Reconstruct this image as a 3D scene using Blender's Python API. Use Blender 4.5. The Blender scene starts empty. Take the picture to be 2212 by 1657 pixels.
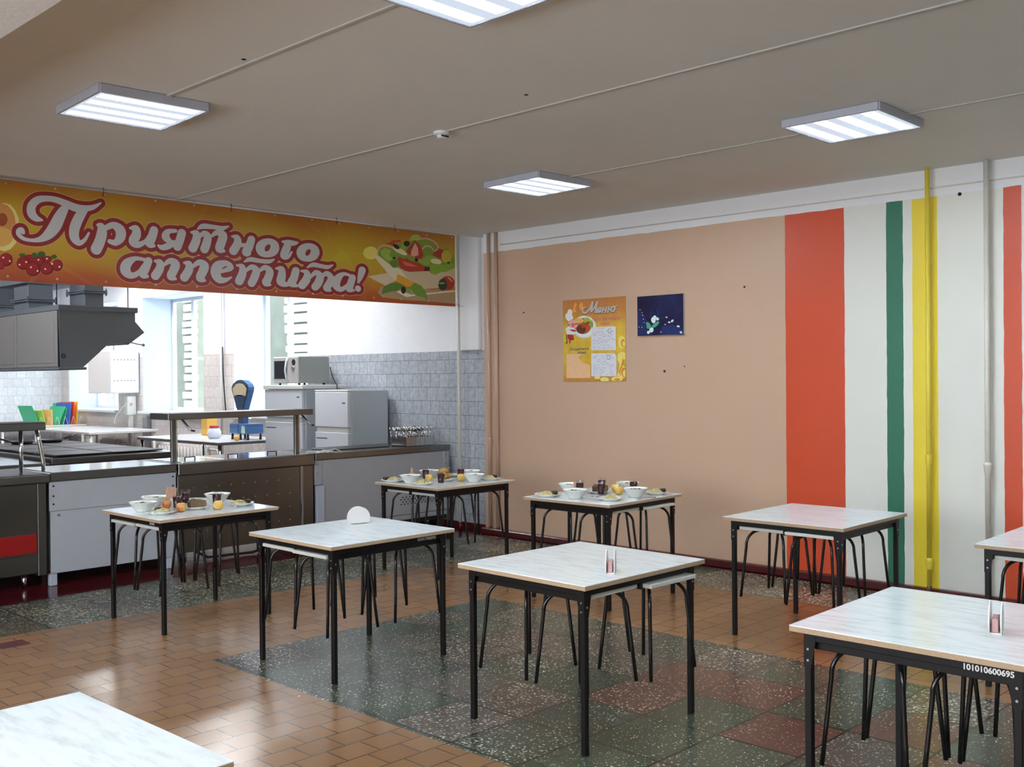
import bpy, bmesh, math, random
import numpy as np
from mathutils import Vector, Matrix
PI = math.pi
C = bpy.context.scene.collection
sc = bpy.context.scene

# ---------------------------------------------------------------- camera, sky, exposure
def set_camera():
    yaw, pitch, roll, h, fpx = math.radians(44.076), math.radians(-0.4082), math.radians(-0.4955), 1.6479, 2232.5
    F = Vector((math.cos(yaw)*math.cos(pitch), math.sin(yaw)*math.cos(pitch), math.sin(pitch)))
    R0 = Vector((math.sin(yaw), -math.cos(yaw), 0.0)); U0 = R0.cross(F)
    R = R0*math.cos(roll) + U0*math.sin(roll); U = -R0*math.sin(roll) + U0*math.cos(roll)
    m = Matrix(((R.x, U.x, -F.x, 0), (R.y, U.y, -F.y, 0), (R.z, U.z, -F.z, h), (0, 0, 0, 1)))
    cd = bpy.data.cameras.new('camera'); co = bpy.data.objects.new('camera', cd); C.objects.link(co)
    co.matrix_world = m
    cd.sensor_fit = 'HORIZONTAL'; cd.sensor_width = 36.0; cd.lens = fpx/2212*36.0
    cd.clip_start = 0.05; cd.clip_end = 200
    sc.camera = co
set_camera()
sc.view_settings.view_transform = 'Standard'; sc.view_settings.look = 'None'
sc.view_settings.exposure = 0.0; sc.view_settings.gamma = 1.0; sc.view_settings.use_curve_mapping = False
try:
    sc.cycles.max_bounces = 8; sc.cycles.diffuse_bounces = 5; sc.cycles.glossy_bounces = 4
    sc.cycles.transmission_bounces = 6; sc.cycles.transparent_max_bounces = 12
    sc.cycles.sample_clamp_indirect = 6.0; sc.cycles.caustics_reflective = False; sc.cycles.caustics_refractive = False
    sc.cycles.use_denoising = True
except Exception: pass

SKY = 6.0
w = bpy.data.worlds.new('daylight'); sc.world = w; w.use_nodes = True
bg = w.node_tree.nodes['Background']; bg.inputs[0].default_value = (0.86, 0.93, 1.0, 1); bg.inputs[1].default_value = SKY

WIN_DIN = [(-1.6, 0.6), (1.4, 3.6), (4.4, 6.6)]             # dining room windows behind the camera's left shoulder (y ranges)
WIN_KIT = [(11.16, 12.96), (13.79, 15.70), (16.55, 18.50)]  # kitchen windows (y ranges)
def window_light(name, loc, rot, sx, sy, power, col=(0.93, 0.97, 1.0)):
    l = bpy.data.lights.new(name, 'AREA'); l.shape = 'RECTANGLE'; l.size = sx; l.size_y = sy; l.energy = power; l.color = col
    o = bpy.data.objects.new(name, l); C.objects.link(o); o.location = loc; o.rotation_euler = rot
    return o
for a, b in WIN_DIN:   # daylight entering through the dining room windows
    window_light('window_daylight', (-3.12, (a+b)/2, 1.95), (0, -PI/2, 0), 2.0, b-a, 76)

def portal(loc, rot, sx, sy):
    o = window_light('window_portal', loc, rot, sx, sy, 0); o.data.cycles.is_portal = True
for a, b in WIN_KIT: portal((8.36, (a+b)/2, 2.04), (0, PI/2, 0), 1.84, b-a)
for a, b in WIN_DIN: portal((-3.3, (a+b)/2, 1.95), (0, -PI/2, 0), 2.1, b-a)

# ---------------------------------------------------------------- materials
def lin(c): c /= 255.0; return c/12.92 if c <= 0.04045 else ((c+0.055)/1.055)**2.4
def S(r, g, b, f=1.0): return (min(lin(r)/f, .92), min(lin(g)/f, .92), min(lin(b)/f, .92), 1)
class NT:
    def __init__(s, name):
        s.m = bpy.data.materials.new(name); s.m.use_nodes = True; s.t = s.m.node_tree; s.n = s.t.nodes
        s.p = s.n['Principled BSDF']
    def node(s, k, **kw):
        n = s.n.new(k)
        for a, v in kw.items(): setattr(n, a, v)
        return n
    def link(s, a, b): s.t.links.new(a, b)
    def val(s, inp, v):
        if hasattr(v, 'is_output') or isinstance(v, bpy.types.NodeSocket): s.link(v, inp)
        else: inp.default_value = v
    def coord(s, kind='Object'): return s.node('ShaderNodeTexCoord').outputs[kind]
    def math(s, op, a, b=0.0):
        n = s.node('ShaderNodeMath', operation=op); s.val(n.inputs[0], a); s.val(n.inputs[1], b); return n.outputs[0]
    def mix(s, f, a, b):
        n = s.node('ShaderNodeMix', data_type='RGBA'); s.val(n.inputs[0], f); s.val(n.inputs[6], a); s.val(n.inputs[7], b); return n.outputs[2]
    def noise(s, scale, detail=3, vec=None, rough=.5):
        n = s.node('ShaderNodeTexNoise'); n.inputs['Scale'].default_value = scale; n.inputs['Detail'].default_value = detail; n.inputs['Roughness'].default_value = rough
        if vec is not None: s.link(vec, n.inputs['Vector'])
        else: s.link(s.coord(), n.inputs['Vector'])
        return n.outputs['Fac']
    def ramp(s, f, *stops, const=False):
        n = s.node('ShaderNodeValToRGB'); s.link(f, n.inputs[0]); e = n.color_ramp.elements
        if const: n.color_ramp.interpolation = 'CONSTANT'
        e[0].position, e[0].color = stops[0]; e[1].position, e[1].color = stops[-1]
        for p_, c_ in stops[1:-1]:
            x = e.new(p_); x.color = c_
        return n.outputs[0]
    def sep(s, v):
        n = s.node('ShaderNodeSeparateXYZ'); s.link(v, n.inputs[0]); return n.outputs
    def comb(s, x, y, z=0.0):
        n = s.node('ShaderNodeCombineXYZ'); s.val(n.inputs[0], x); s.val(n.inputs[1], y); s.val(n.inputs[2], z); return n.outputs[0]
    def band(s, v, lo, hi): return s.math('MULTIPLY', s.math('GREATER_THAN', v, lo), s.math('LESS_THAN', v, hi))
    def bump(s, h, strength, dist=.01):
        n = s.node('ShaderNodeBump'); n.inputs['Strength'].default_value = strength; n.inputs['Distance'].default_value = dist
        s.link(h, n.inputs['Height']); s.link(n.outputs[0], s.p.inputs['Normal'])
    def col(s, v): s.val(s.p.inputs['Base Color'], v)
    def rough(s, v): s.val(s.p.inputs['Roughness'], v)
M = {}
def mat(name, col, rough=.5, metal=0.0, var=.06, scale=30, bump=0.0, spec=.5, coat=0.0, bscale=None):
    """plain surface with a slight procedural mottling"""
    if name in M: return M[name]
    k = NT(name); c2 = tuple(max(0, c*(1-2.5*var)) for c in col[:3]) + (1,)
    k.col(k.mix(k.noise(scale), col, c2)); k.rough(rough); k.p.inputs['Metallic'].default_value = metal
    k.p.inputs['Specular IOR Level'].default_value = spec
    if coat: k.p.inputs['Coat Weight'].default_value = coat; k.p.inputs['Coat Roughness'].default_value = .06
    if bump: k.bump(k.noise(bscale or scale*2, 4), bump)
    M[name] = k.m; return k.m
def steel(name, col=(.62, .61, .59, 1), rough=.27, axis=2):
    k = NT(name); x, y, z = k.sep(k.coord())
    v = [k.math('MULTIPLY', x, 3), k.math('MULTIPLY', y, 3), k.math('MULTIPLY', z, 3)]
    v[axis] = k.math('MULTIPLY', (x, y, z)[axis], 160)
    n = k.noise(1.0, 2, k.comb(*v))
    k.col(k.mix(n, col, tuple(c*.93 for c in col[:3])+(1,))); k.p.inputs['Metallic'].default_value = 1
    k.rough(k.math('ADD', k.math('MULTIPLY', n, .06), rough-.03)); M[name] = k.m; return k.m
def emis(name, col, s):
    k = NT(name); k.p.inputs['Emission Color'].default_value = col; k.p.inputs['Emission Strength'].default_value = s; k.col((.8, .8, .8, 1)); M[name] = k.m; return k.m
def glass(name, tint=(1, 1, 1, 1), refl=.08):
    k = NT(name); k.n.remove(k.p); out = k.n['Material Output']
    t = k.node('ShaderNodeBsdfTransparent'); t.inputs[0].default_value = tint
    g = k.node('ShaderNodeBsdfGlossy'); g.inputs['Roughness'].default_value = .03
    lw = k.node('ShaderNodeLayerWeight'); lw.inputs[0].default_value = .25
    f = k.math('ADD', k.math('MULTIPLY', k.math('POWER', lw.outputs['Facing'], 2.0), .30), refl)
    m = k.node('ShaderNodeMixShader'); k.link(f, m.inputs[0]); k.link(t.outputs[0], m.inputs[1]); k.link(g.outputs[0], m.inputs[2]); k.link(m.outputs[0], out.inputs[0])
    M[name] = k.m; return k.m

def make_materials():
    mat('white_paint', (.83, .83, .84, 1), .6, var=.02, scale=6, bump=.15, bscale=40)
    mat('ceiling_paint', (.83, .84, .82, 1), .75, var=.04, scale=1.3, bump=.2, bscale=14)
    mat('channel_shade', (.56, .55, .53, 1), .7); mat('lamp_housing', (.50, .52, .60, 1), .5)  # channel colour darkened to stand in for its shadow line
    mat('plaster_white', (.84, .85, .88, 1), .7, var=.03, scale=4, bump=.25, bscale=18)
    mat('reveal_white', (.62, .69, .78, 1), .6, var=.02)
    # right wall: peach field, painted stripes, white top band
    k = NT('striped_wall'); x, y, z = k.sep(k.coord())
    wob = k.math('MULTIPLY', k.math('SUBTRACT', k.noise(7), .5), .012)
    yy = k.math('ADD', y, wob); zz = k.math('ADD', z, k.math('MULTIPLY', k.math('SUBTRACT', k.noise(5), .5), .02))
    peach = k.mix(k.noise(.9, 4), (.625, .425, .295, 1), (.565, .38, .265, 1)); cream = k.mix(k.noise(1.2, 3), (.80, .79, .70, 1), (.72, .72, .68, 1))
    col = k.mix(k.math('LESS_THAN', yy, 4.253), peach, cream)
    for lo, hi, c in ((3.742, 4.253, (.62, .072, .021, 1)), (3.276, 3.405, (.022, .150, .088, 1)), (3.02, 3.206, (.80, .62, .035, 1)), (2.440, 2.560, (.62, .072, .021, 1))):
        col = k.mix(k.band(yy, lo, hi), col, c)
    col = k.mix(k.math('GREATER_THAN', zz, 2.938), col, (.83, .83, .85, 1))
    k.col(col); k.rough(.42); k.bump(k.noise(9, 5), .25, .01); M['striped_wall'] = k.m
    # orange clay tiles in running bond, long side along X
    k = NT('orange_tile'); v = k.coord()
    def brick(k, vec, w_, h_, m_, c1, c2, cm, off=.5, bias=0.0):
        n = k.node('ShaderNodeTexBrick'); k.link(vec, n.inputs['Vector']); n.offset = off
        n.inputs['Scale'].default_value = 1; n.inputs['Mortar Size'].default_value = m_; n.inputs['Mortar Smooth'].default_value = .1; n.inputs['Bias'].default_value = bias
        n.inputs['Brick Width'].default_value = w_; n.inputs['Row Height'].default_value = h_
        n.inputs['Color1'].default_value = c1; n.inputs['Color2'].default_value = c2; n.inputs['Mortar'].default_value = cm
        return n
    b = brick(k, v, .179, .1565, .0032, (.285, .150, .062, 1), (.245, .124, .052, 1), (.030, .018, .011, 1), .42)
    k.col(k.mix(k.math('MULTIPLY', k.noise(2.2, 4), .35), b.outputs[0], (.16, .082, .042, 1)))
    k.rough(k.math('ADD', k.math('MULTIPLY', k.noise(5, 3), .14), .17)); k.bump(k.math('SUBTRACT', k.math('MULTIPLY', k.noise(14, 3), .12), b.outputs[1]), .35, .004); M['orange_tile'] = k.m
    # terrazzo slabs
    def terrazzo(name, ox, oy, sx, sy, reds, dk=1.25):
        k = NT(name); v = k.coord(); x, y, z = k.sep(v)
        u = k.math('DIVIDE', k.math('SUBTRACT', x, ox), sx); t = k.math('DIVIDE', k.math('SUBTRACT', y, oy), sy)
        iu, it = k.math('FLOOR', u), k.math('FLOOR', t)
        wn = k.node('ShaderNodeTexWhiteNoise'); wn.noise_dimensions = '2D'; k.link(k.comb(iu, it), wn.inputs['Vector'])
        base = k.ramp(wn.outputs['Value'], (0, (.050, .066, .044, 1)), (.3, (.060, .073, .050, 1)), (.5, (.045, .056, .042, 1)), (.62, (.078, .068, .053, 1)), (.82, (.088, .066, .055, 1)), (1, (.060, .053, .044, 1)), const=True)
        for (a, c_) in reds:
            f = k.math('MULTIPLY', k.band(iu, a-.5, a+.5), k.band(it, c_-.5, c_+.5)); base = k.mix(f, base, (.115, .052, .038, 1))
        vo = k.node('ShaderNodeTexVoronoi'); vo.inputs['Scale'].default_value = 62; k.link(v, vo.inputs['Vector'])
        dens = k.math('MULTIPLY', k.math('ADD', k.math('MULTIPLY', k.noise(1.7, 3), .5), .28), k.math('ADD', k.math('MULTIPLY', wn.outputs['Value'], .3), .7))
        chip = k.math('LESS_THAN', k.math('ADD', vo.outputs['Distance'], k.math('MULTIPLY', k.noise(110, 1), .55)), k.math('MULTIPLY', dens, dk))
        vo2 = k.node('ShaderNodeTexVoronoi'); vo2.inputs['Scale'].default_value = 62; k.link(v, vo2.inputs['Vector'])
        cc = k.sep(vo2.outputs['Color'])
        chipc = k.ramp(cc[0], (0, (.09, .09, .065, 1)), (.35, (.19, .18, .125, 1)), (.65, (.27, .26, .18, 1)), (.9, (.48, .47, .36, 1)), (1, (.6, .6, .48, 1)))
        col = k.mix(chip, base, chipc)
        fu, ft = k.math('FRACT', u), k.math('FRACT', t)
        e = .028
        joint = k.math('MAXIMUM', k.math('LESS_THAN', fu, e), k.math('LESS_THAN', ft, e))
        k.col(k.mix(joint, col, (.013, .011, .009, 1)))
        k.rough(k.math('ADD', k.math('MULTIPLY', k.noise(3.5, 4), .2), .14)); k.p.inputs['Specular IOR Level'].default_value = .35; k.bump(k.math('MULTIPLY', joint, -1), .2, .003); M[name] = k.m
    terrazzo('terrazzo_inner', 3.13, 3.435, .445, .412, [(2, -1), (2, -3), (3, -1), (3, -2), (2, -5), (3, -4)])
    terrazzo('terrazzo_border', 6.78, 6.87, .40, .52, [], 1.6)
    k = NT('red_floor'); b = brick(k, k.coord(), .3, .15, .006, (.085, .008, .010, 1), (.075, .007, .009, 1), (.035, .004, .006, 1))
    k.col(b.outputs[0]); k.rough(.13); k.bump(k.math('SUBTRACT', k.math('MULTIPLY', k.noise(7, 3), .8), b.outputs[1]), .3, .006); M['red_floor'] = k.m
    mat('red_paint', (.085, .012, .013, 1), .25, var=.08, scale=12, bump=.2)
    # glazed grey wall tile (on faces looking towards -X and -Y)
    def wtile(name, a, m1, m2, g):
        k = NT(name); x, y, z = k.sep(k.coord()); vec = k.comb((y, x)[a], z)
        b = brick(k, vec, .155, .153, .0022, (1, 1, 1, 1), (.8, .8, .8, 1), (0, 0, 0, 1), .35)
        st = k.noise(24, 5, None, .65); c = k.mix(k.ramp(st, (.35, (0, 0, 0, 1)), (.7, (1, 1, 1, 1))), m1, m2)
        mul = k.node('ShaderNodeMix', data_type='RGBA', blend_type='MULTIPLY'); mul.inputs[0].default_value = .55; k.link(c, mul.inputs[6]); k.link(b.outputs[0], mul.inputs[7])
        k.col(k.mix(b.outputs[1], mul.outputs[2], g)); k.rough(.3); k.bump(k.math('SUBTRACT', 1.0, b.outputs[1]), .3, .003); M[name] = k.m
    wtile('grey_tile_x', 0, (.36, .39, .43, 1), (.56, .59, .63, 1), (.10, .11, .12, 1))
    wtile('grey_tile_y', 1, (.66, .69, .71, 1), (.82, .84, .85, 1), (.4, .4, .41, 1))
    wtile('beige_tile', 0, (.66, .60, .56, 1), (.80, .75, .71, 1), (.42, .36, .32, 1))
    # marbled laminate
    for nm, ang in (('laminate', .0), ('laminate_b', .7), ('laminate_c', -.5)):
        k = NT(nm); v = k.coord(); mp = k.node('ShaderNodeMapping'); k.link(v, mp.inputs[0]); mp.inputs['Rotation'].default_value = (0, 0, ang); mp.inputs['Scale'].default_value = (22, 4, 1)
        n = k.noise(1.6, 6, mp.outputs[0], .62)
        k.col(k.ramp(n, (.30, (.64, .69, .70, 1)), (.43, (.75, .80, .805, 1)), (.52, (.82, .865, .865, 1)), (.8, (.85, .89, .89, 1)))); k.rough(.06); k.p.inputs['Specular IOR Level'].default_value = .6; M[nm] = k.m
    mat('chipboard_edge', (.53, .37, .235, 1), .6, var=.12, scale=120)
    mat('black_metal', (.006, .0045, .005, 1), .45, var=.1, scale=20, spec=.3)
    mat('black_tube', (.008, .007, .008, 1), .17, var=.1, scale=20)
    mat('bolt', (.45, .45, .45, 1), .35, 1.0)
    mat('seat_white', (.70, .71, .66, 1), .4, var=.04)
    mat('number_paint', (.8, .8, .8, 1), .6, var=.02)
    mat('porcelain', (.84, .86, .83, 1), .12, var=.015, coat=.3)
    mat('soup', (.62, .58, .28, 1), .3, var=.15, scale=60); mat('herbs', (.03, .10, .02, 1), .5, var=.3, scale=90, bump=.5)
    mat('mash', (.80, .66, .30, 1), .55, var=.12, scale=90, bump=.8); mat('cabbage', (.75, .75, .62, 1), .5, var=.15, scale=80, bump=.6)
    mat('cutlet', (.045, .016, .009, 1), .5, var=.3, scale=80, bump=.9)
    mat('bread', (.23, .15, .075, 1), .8, var=.2, scale=60, bump=.6); mat('crust', (.10, .05, .02, 1), .7, var=.2, scale=50); mat('bun', (.62, .36, .10, 1), .5, var=.3, scale=25, bump=.3)
    k = NT('apple_red'); k.col(k.ramp(k.noise(22, 4), (.38, (.68, .40, .12, 1)), (.62, (.58, .13, .05, 1)))); k.rough(.3); M['apple_red'] = k.m
    k = NT('apple_yellow'); k.col(k.ramp(k.noise(16, 3), (.42, (.78, .55, .13, 1)), (.72, (.66, .30, .10, 1)))); k.rough(.3); M['apple_yellow'] = k.m
    mat('stem', (.08, .045, .02, 1), .7); mat('drink', (.045, .002, .006, 1), .25, var=.1, spec=.2)
    glass('clear_glass', (.97, .975, .975, 1), .035); glass('window_glass', (.97, .99, 1, 1), .03)
    mat('napkin_peach', (.82, .48, .33, 1), .85, var=.06, scale=60); mat('napkin_white', (.85, .84, .88, 1), .85, var=.02)
    mat('holder_plastic', (.86, .83, .82, 1), .35, var=.02); mat('napkin_pink', (.70, .42, .42, 1), .85)
    mat('spoon_steel', (.6, .6, .6, 1), .18, 1.0)
    steel('steel_top', (.80, .80, .81, 1), .11, 1); steel('steel_brushed', (.235, .225, .215, 1), .26, 0); steel('steel_dark', (.36, .36, .37, 1), .34, 2); steel('steel_edge', (.20, .195, .185, 1), .34, 2); steel('chrome', (.75, .75, .76, 1), .1, 2)
    mat('counter_white', (.45, .47, .51, 1), .5, var=.03, scale=3); mat('counter_white_b', (.38, .38, .40, 1), .5, var=.04, scale=3); mat('counter_post', (.50, .55, .65, 1), .5)
    mat('red_panel', (.32, .008, .008, 1), .35); mat('dark', (.012, .012, .013, 1), .5); mat('hole', (.015, .012, .012, 1), .8)
    mat('hood_side', (.18, .205, .235, 1), .45, .4, var=.03); mat('hood_front', (.33, .32, .31, 1), .5, .4, var=.03)
    mat('hot_plate', (.018, .011, .013, 1), .5, var=.2, scale=6, spec=.25); mat('fridge_white', (.74, .76, .80, 1), .3, var=.02, scale=3); mat('fridge_side', (.55, .60, .63, 1), .45, var=.02, scale=4); mat('fridge_cream', (.76, .77, .72, 1), .4)
    mat('microwave_grey', (.30, .31, .30, 1), .4, .3, var=.02); mat('microwave_front', (.60, .58, .55, 1), .35, .2); mat('dark_glass', (.02, .021, .03, 1), .08)
    mat('scale_blue', (.06, .16, .36, 1), .35, var=.1); mat('scale_dark', (.02, .05, .13, 1), .4); mat('scale_cream', (.80, .68, .45, 1), .5); mat('paper_mint', (.62, .85, .70, 1), .8)
    mat('radiator_paint', (.60, .57, .53, 1), .45); mat('pvc', (.76, .80, .86, 1), .35, var=.01); mat('box_paint', (.78, .82, .88, 1), .5); mat('box_side', (.80, .76, .72, 1), .5)
    mat('board_green', (.04, .42, .20, 1), .4); mat('board_lime', (.35, .62, .12, 1), .4); mat('board_orange', (.80, .45, .15, 1), .5); mat('board_blue', (.05, .14, .48, 1), .4); mat('board_red', (.75, .06, .03, 1), .4); mat('board_yellow', (.85, .50, .05, 1), .4)
    mat('pipe_yellow', (.88, .70, .07, 1), .4); mat('pipe_white', (.76, .74, .66, 1), .4); mat('pipe_peach', (.62, .42, .31, 1), .45); mat('plastic_white', (.8, .8, .8, 1), .4); mat('table_white', (.84, .85, .87, 1), .15); mat('cable_grey', (.66, .64, .61, 1), .6)
    mat('onion', (.72, .42, .08, 1), .35); mat('lid_red', (.62, .04, .07, 1), .4); mat('jar_white', (.78, .80, .85, 1), .3); mat('towel', (.75, .76, .78, 1), .9, var=.1, scale=40); mat('cable_black', (.012, .012, .014, 1), .5)
    mat('grommet', (.66, .65, .62, 1), .35, .7); mat('paper', (.78, .78, .82, 1), .8, var=.03); mat('ink', (.38, .39, .46, 1), .8); mat('wood_light', (.6, .42, .2, 1), .6)
    mat('stone', (.25, .27, .20, 1), .9, var=.2, scale=4); mat('stone_white', (.58, .57, .52, 1), .9, var=.08, scale=6)
    # light panel: bright rows of LEDs under a ribbed diffuser
    k = NT('led_panel'); x, y, z = k.sep(k.coord('Generated'))
    f = k.math('FRACT', k.math('MULTIPLY', y, 4.0)); d = k.math('ABSOLUTE', k.math('SUBTRACT', f, .5))
    e = k.ramp(d, (.13, (1, 1, 1, 1)), (.27, (.0, .0, .0, 1)))
    ends = k.math('LESS_THAN', k.math('ABSOLUTE', k.math('SUBTRACT', x, .5)), .465); g = k.math('MULTIPLY', e, ends)
    k.p.inputs['Emission Strength'].default_value = 1.0
    st = k.math('ADD', k.math('MULTIPLY', g, 82.0), 0.70)
    k.link(k.mix(g, (.66, .80, 1.0, 1), (.78, .90, 1.0, 1)), k.p.inputs['Emission Color']); k.link(st, k.p.inputs['Emission Strength']); k.col((.6, .65, .7, 1)); k.rough(.3); M['led_panel'] = k.m
    emis('added_kitchen_led', (.95, .97, 1, 1), 48)  # stronger glow for the added kitchen panels
    # printed banner background
    k = NT('banner_print'); x, y, z = k.sep(k.coord())
    n1 = k.noise(1.1, 2); t = k.math('ADD', z, k.math('MULTIPLY', k.math('SUBTRACT', n1, .5), .34))
    c = k.ramp(k.math('DIVIDE', t, .74), (0, (.33, .045, .012, 1)), (.13, (.42, .09, .012, 1)), (.30, (.50, .27, .018, 1)), (.5, (.50, .37, .016, 1)), (.78, (.46, .28, .016, 1)), (1, (.36, .12, .012, 1)))
    vo = k.node('ShaderNodeTexVoronoi'); vo.feature = 'DISTANCE_TO_EDGE'; vo.inputs['Scale'].default_value = 1.3; k.link(k.comb(x, k.math('MULTIPLY', z, 1.6)), vo.inputs['Vector'])
    rays = k.math('LESS_THAN', vo.outputs['Distance'], .012)
    vo2 = k.node('ShaderNodeTexVoronoi'); vo2.inputs['Scale'].default_value = 1.3; k.link(k.comb(x, k.math('MULTIPLY', z, 1.6)), vo2.inputs['Vector'])
    c = k.mix(k.math('MULTIPLY', k.sep(vo2.outputs['Color'])[0], .25), c, (.42, .16, .015, 1))
    k.col(k.mix(k.math('MULTIPLY', rays, .05), c, (.75, .62, .25, 1))); k.rough(.4); M['banner_print'] = k.m
    mat('back_dark', (.20, .24, .22, 1), .6); mat('letter_white', (.52, .515, .505, 1), .45, var=.02); mat('letter_red', (.25, .016, .014, 1), .45, var=.03); mat('letter_pink', (.72, .40, .25, 1), .45)
    k = NT('poster_print'); x, y, z = k.sep(k.coord())
    ch = k.math('ADD', k.math('MULTIPLY', k.math('LESS_THAN', k.math('FRACT', k.math('MULTIPLY', y, 9)), .5), .12), k.math('MULTIPLY', k.math('LESS_THAN', k.math('FRACT', k.math('MULTIPLY', z, 9)), .5), .12))
    c = k.ramp(k.math('DIVIDE', z, .79), (0, (.60, .27, .05, 1)), (.3, (.78, .52, .05, 1)), (.6, (.80, .55, .06, 1)), (.82, (.62, .27, .06, 1)), (1, (.55, .20, .06, 1)))
    k.col(k.mix(ch, c, (.45, .17, .05, 1))); k.rough(.35); M['poster_print'] = k.m
    k = NT('canvas_print'); x, y, z = k.sep(k.coord()); n = k.noise(5, 3)
    k.col(k.ramp(n, (.3, (.006, .004, .03, 1)), (.55, (.010, .010, .06, 1)), (.8, (.02, .04, .16, 1)))); k.rough(.35); M['canvas_print'] = k.m
make_materials()

# ---------------------------------------------------------------- mesh helpers
class MB:
    def __init__(s): s.bm = bmesh.new(); s.mats = []
    def mi(s, m):
        if m not in s.mats: s.mats.append(m)
        return s.mats.index(m)
    def _add(s, verts, faces, m=None, smooth=False):
        idx = s.mi(m) if m else 0; vs = [s.bm.verts.new(v) for v in verts]; out = []
        for f in faces:
            try:
                q = s.bm.faces.new([vs[i] for i in f]); q.material_index = idx; q.smooth = smooth; out.append(q)
            except ValueError: pass
        return out
    def box(s, a, b, m=None, bev=0.0, seg=1):
        x0, y0, z0 = a; x1, y1, z1 = b
        fs = s._add([(x0, y0, z0), (x1, y0, z0), (x1, y1, z0), (x0, y1, z0), (x0, y0, z1), (x1, y0, z1), (x1, y1, z1), (x0, y1, z1)],
                    [(0, 3, 2, 1), (4, 5, 6, 7), (0, 1, 5, 4), (1, 2, 6, 5), (2, 3, 7, 6), (3, 0, 4, 7)], m)
        if bev:
            es = list({e for f in fs for e in f.edges}); r = bmesh.ops.bevel(s.bm, geom=es, offset=bev, segments=seg, affect='EDGES', profile=.5)
            if m:
                for f in r['faces']: f.material_index = s.mi(m)
        return s
    def prism(s, pts, ax, lo, hi, m=None, m_side=None):
        """polygon pts (2D) extruded along axis ax from lo to hi"""
        def P(p, t):
            if ax == 0: return (t, p[0], p[1])
            if ax == 1: return (p[0], t, p[1])
            return (p[0], p[1], t)
        n = len(pts); v = [P(p, lo) for p in pts] + [P(p, hi) for p in pts]
        s._add(v, [tuple(range(n-1, -1, -1)), tuple(range(n, 2*n))], m)
        fs = s._add(v, [(i, (i+1) % n, n+(i+1) % n, n+i) for i in range(n)], m_side or m)
        return s
    def tube(s, pts, r, m=None, n=10, cap=True, smooth=True):
        pts = [Vector(p) for p in pts]; rs = r if isinstance(r, (list, tuple)) else [r]*len(pts)
        idx = s.mi(m) if m else 0; rings = []
        t0 = (pts[1]-pts[0]).normalized(); up = Vector((0, 0, 1)) if abs(t0.z) < .9 else Vector((1, 0, 0)); u = t0.cross(up).normalized()
        for i, p in enumerate(pts):
            t = ((pts[min(i+1, len(pts)-1)]-pts[i]).normalized() + (pts[i]-pts[max(i-1, 0)]).normalized()).normalized()
            u = (u - t*u.dot(t)).normalized(); v = t.cross(u)
            rings.append([s.bm.verts.new(p + (u*math.cos(2*PI*k/n)+v*math.sin(2*PI*k/n))*rs[i]) for k in range(n)])
        for a, b in zip(rings, rings[1:]):
            for k in range(n):
                f = s.bm.faces.new((a[k], a[(k+1) % n], b[(k+1) % n], b[k])); f.smooth = smooth; f.material_index = idx
        if cap:
            for rg in (rings[0][::-1], rings[-1]): f = s.bm.faces.new(rg); f.material_index = idx
        return s
    def cyl(s, c, r, z0, z1, m=None, n=20, r2=None): return s.tube([(c[0], c[1], z0), (c[0], c[1], z1)], [r, r if r2 is None else r2], m, n)
    def lathe(s, prof, c=(0, 0, 0), m=None, n=28, closed=False):
        idx = s.mi(m) if m else 0; rings = []
        for r, z in prof:
            if r < 1e-5: rings.append([s.bm.verts.new((c[0], c[1], c[2]+z))])
            else: rings.append([s.bm.verts.new((c[0]+r*math.cos(2*PI*k/n), c[1]+r*math.sin(2*PI*k/n), c[2]+z)) for k in range(n)])
        for a, b in zip(rings, rings[1:]):
            for k in range(n):
                k2 = (k+1) % n
                if len(a) == 1 and len(b) == 1: continue
                if len(a) == 1: q = (a[0], b[k2], b[k])
                elif len(b) == 1: q = (a[k], a[k2], b[0])
                else: q = (a[k], a[k2], b[k2], b[k])
                f = s.bm.faces.new(q); f.smooth = True; f.material_index = idx
        return s
    def blob(s, c, r, m=None, seed=0, amp=.15, sub=2):
        rx, ry, rz = r; rnd = random.Random(seed); ph = [rnd.uniform(0, 6.28) for _ in range(6)]; idx = s.mi(m) if m else 0
        g = bmesh.ops.create_icosphere(s.bm, subdivisions=sub, radius=1)
        for v in g['verts']:
            p = v.co.copy(); k = 1+amp*(math.sin(3*p.x+ph[0])*math.cos(4*p.y+ph[1])+.6*math.sin(7*p.z+5*p.x+ph[2])+.5*math.sin(9*p.y+ph[3]))
            v.co = Vector((c[0]+p.x*k*rx, c[1]+p.y*k*ry, c[2]+p.z*k*rz))
            for f in v.link_faces: f.smooth = True; f.material_index = idx
        return s
    def quad(s, a, b, c, d, m=None): s._add([a, b, c, d], [(0, 1, 2, 3)], m); return s
    def poly(s, pts, m=None): s._add(pts, [tuple(range(len(pts)))], m); return s
    def build(s, name, m=None, parent=None, **props):
        me = bpy.data.meshes.new(name); bmesh.ops.recalc_face_normals(s.bm, faces=s.bm.faces[:]) if props.pop('recalc', True) else None
        s.bm.to_mesh(me); s.bm.free()
        if s.mats:
            for q in s.mats: me.materials.append(M[q])
        elif m: me.materials.append(M[m])
        o = bpy.data.objects.new(name, me); C.objects.link(o)
        if parent: o.parent = parent
        for a, b in props.items(): o[a] = b
        return o
def thing(name, label, cat, loc=(0, 0, 0), rz=0.0, group=None):
    o = bpy.data.objects.new(name, None); o.empty_display_size = .1; C.objects.link(o); o.location = loc; o.rotation_euler = (0, 0, rz)
    o['label'] = label; o['category'] = cat
    if group: o['group'] = group
    return o
def tag(o, label, cat, group=None):
    o['label'] = label; o['category'] = cat
    if group: o['group'] = group
    return o
def struct(o): o['kind'] = 'structure'; return o
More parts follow.
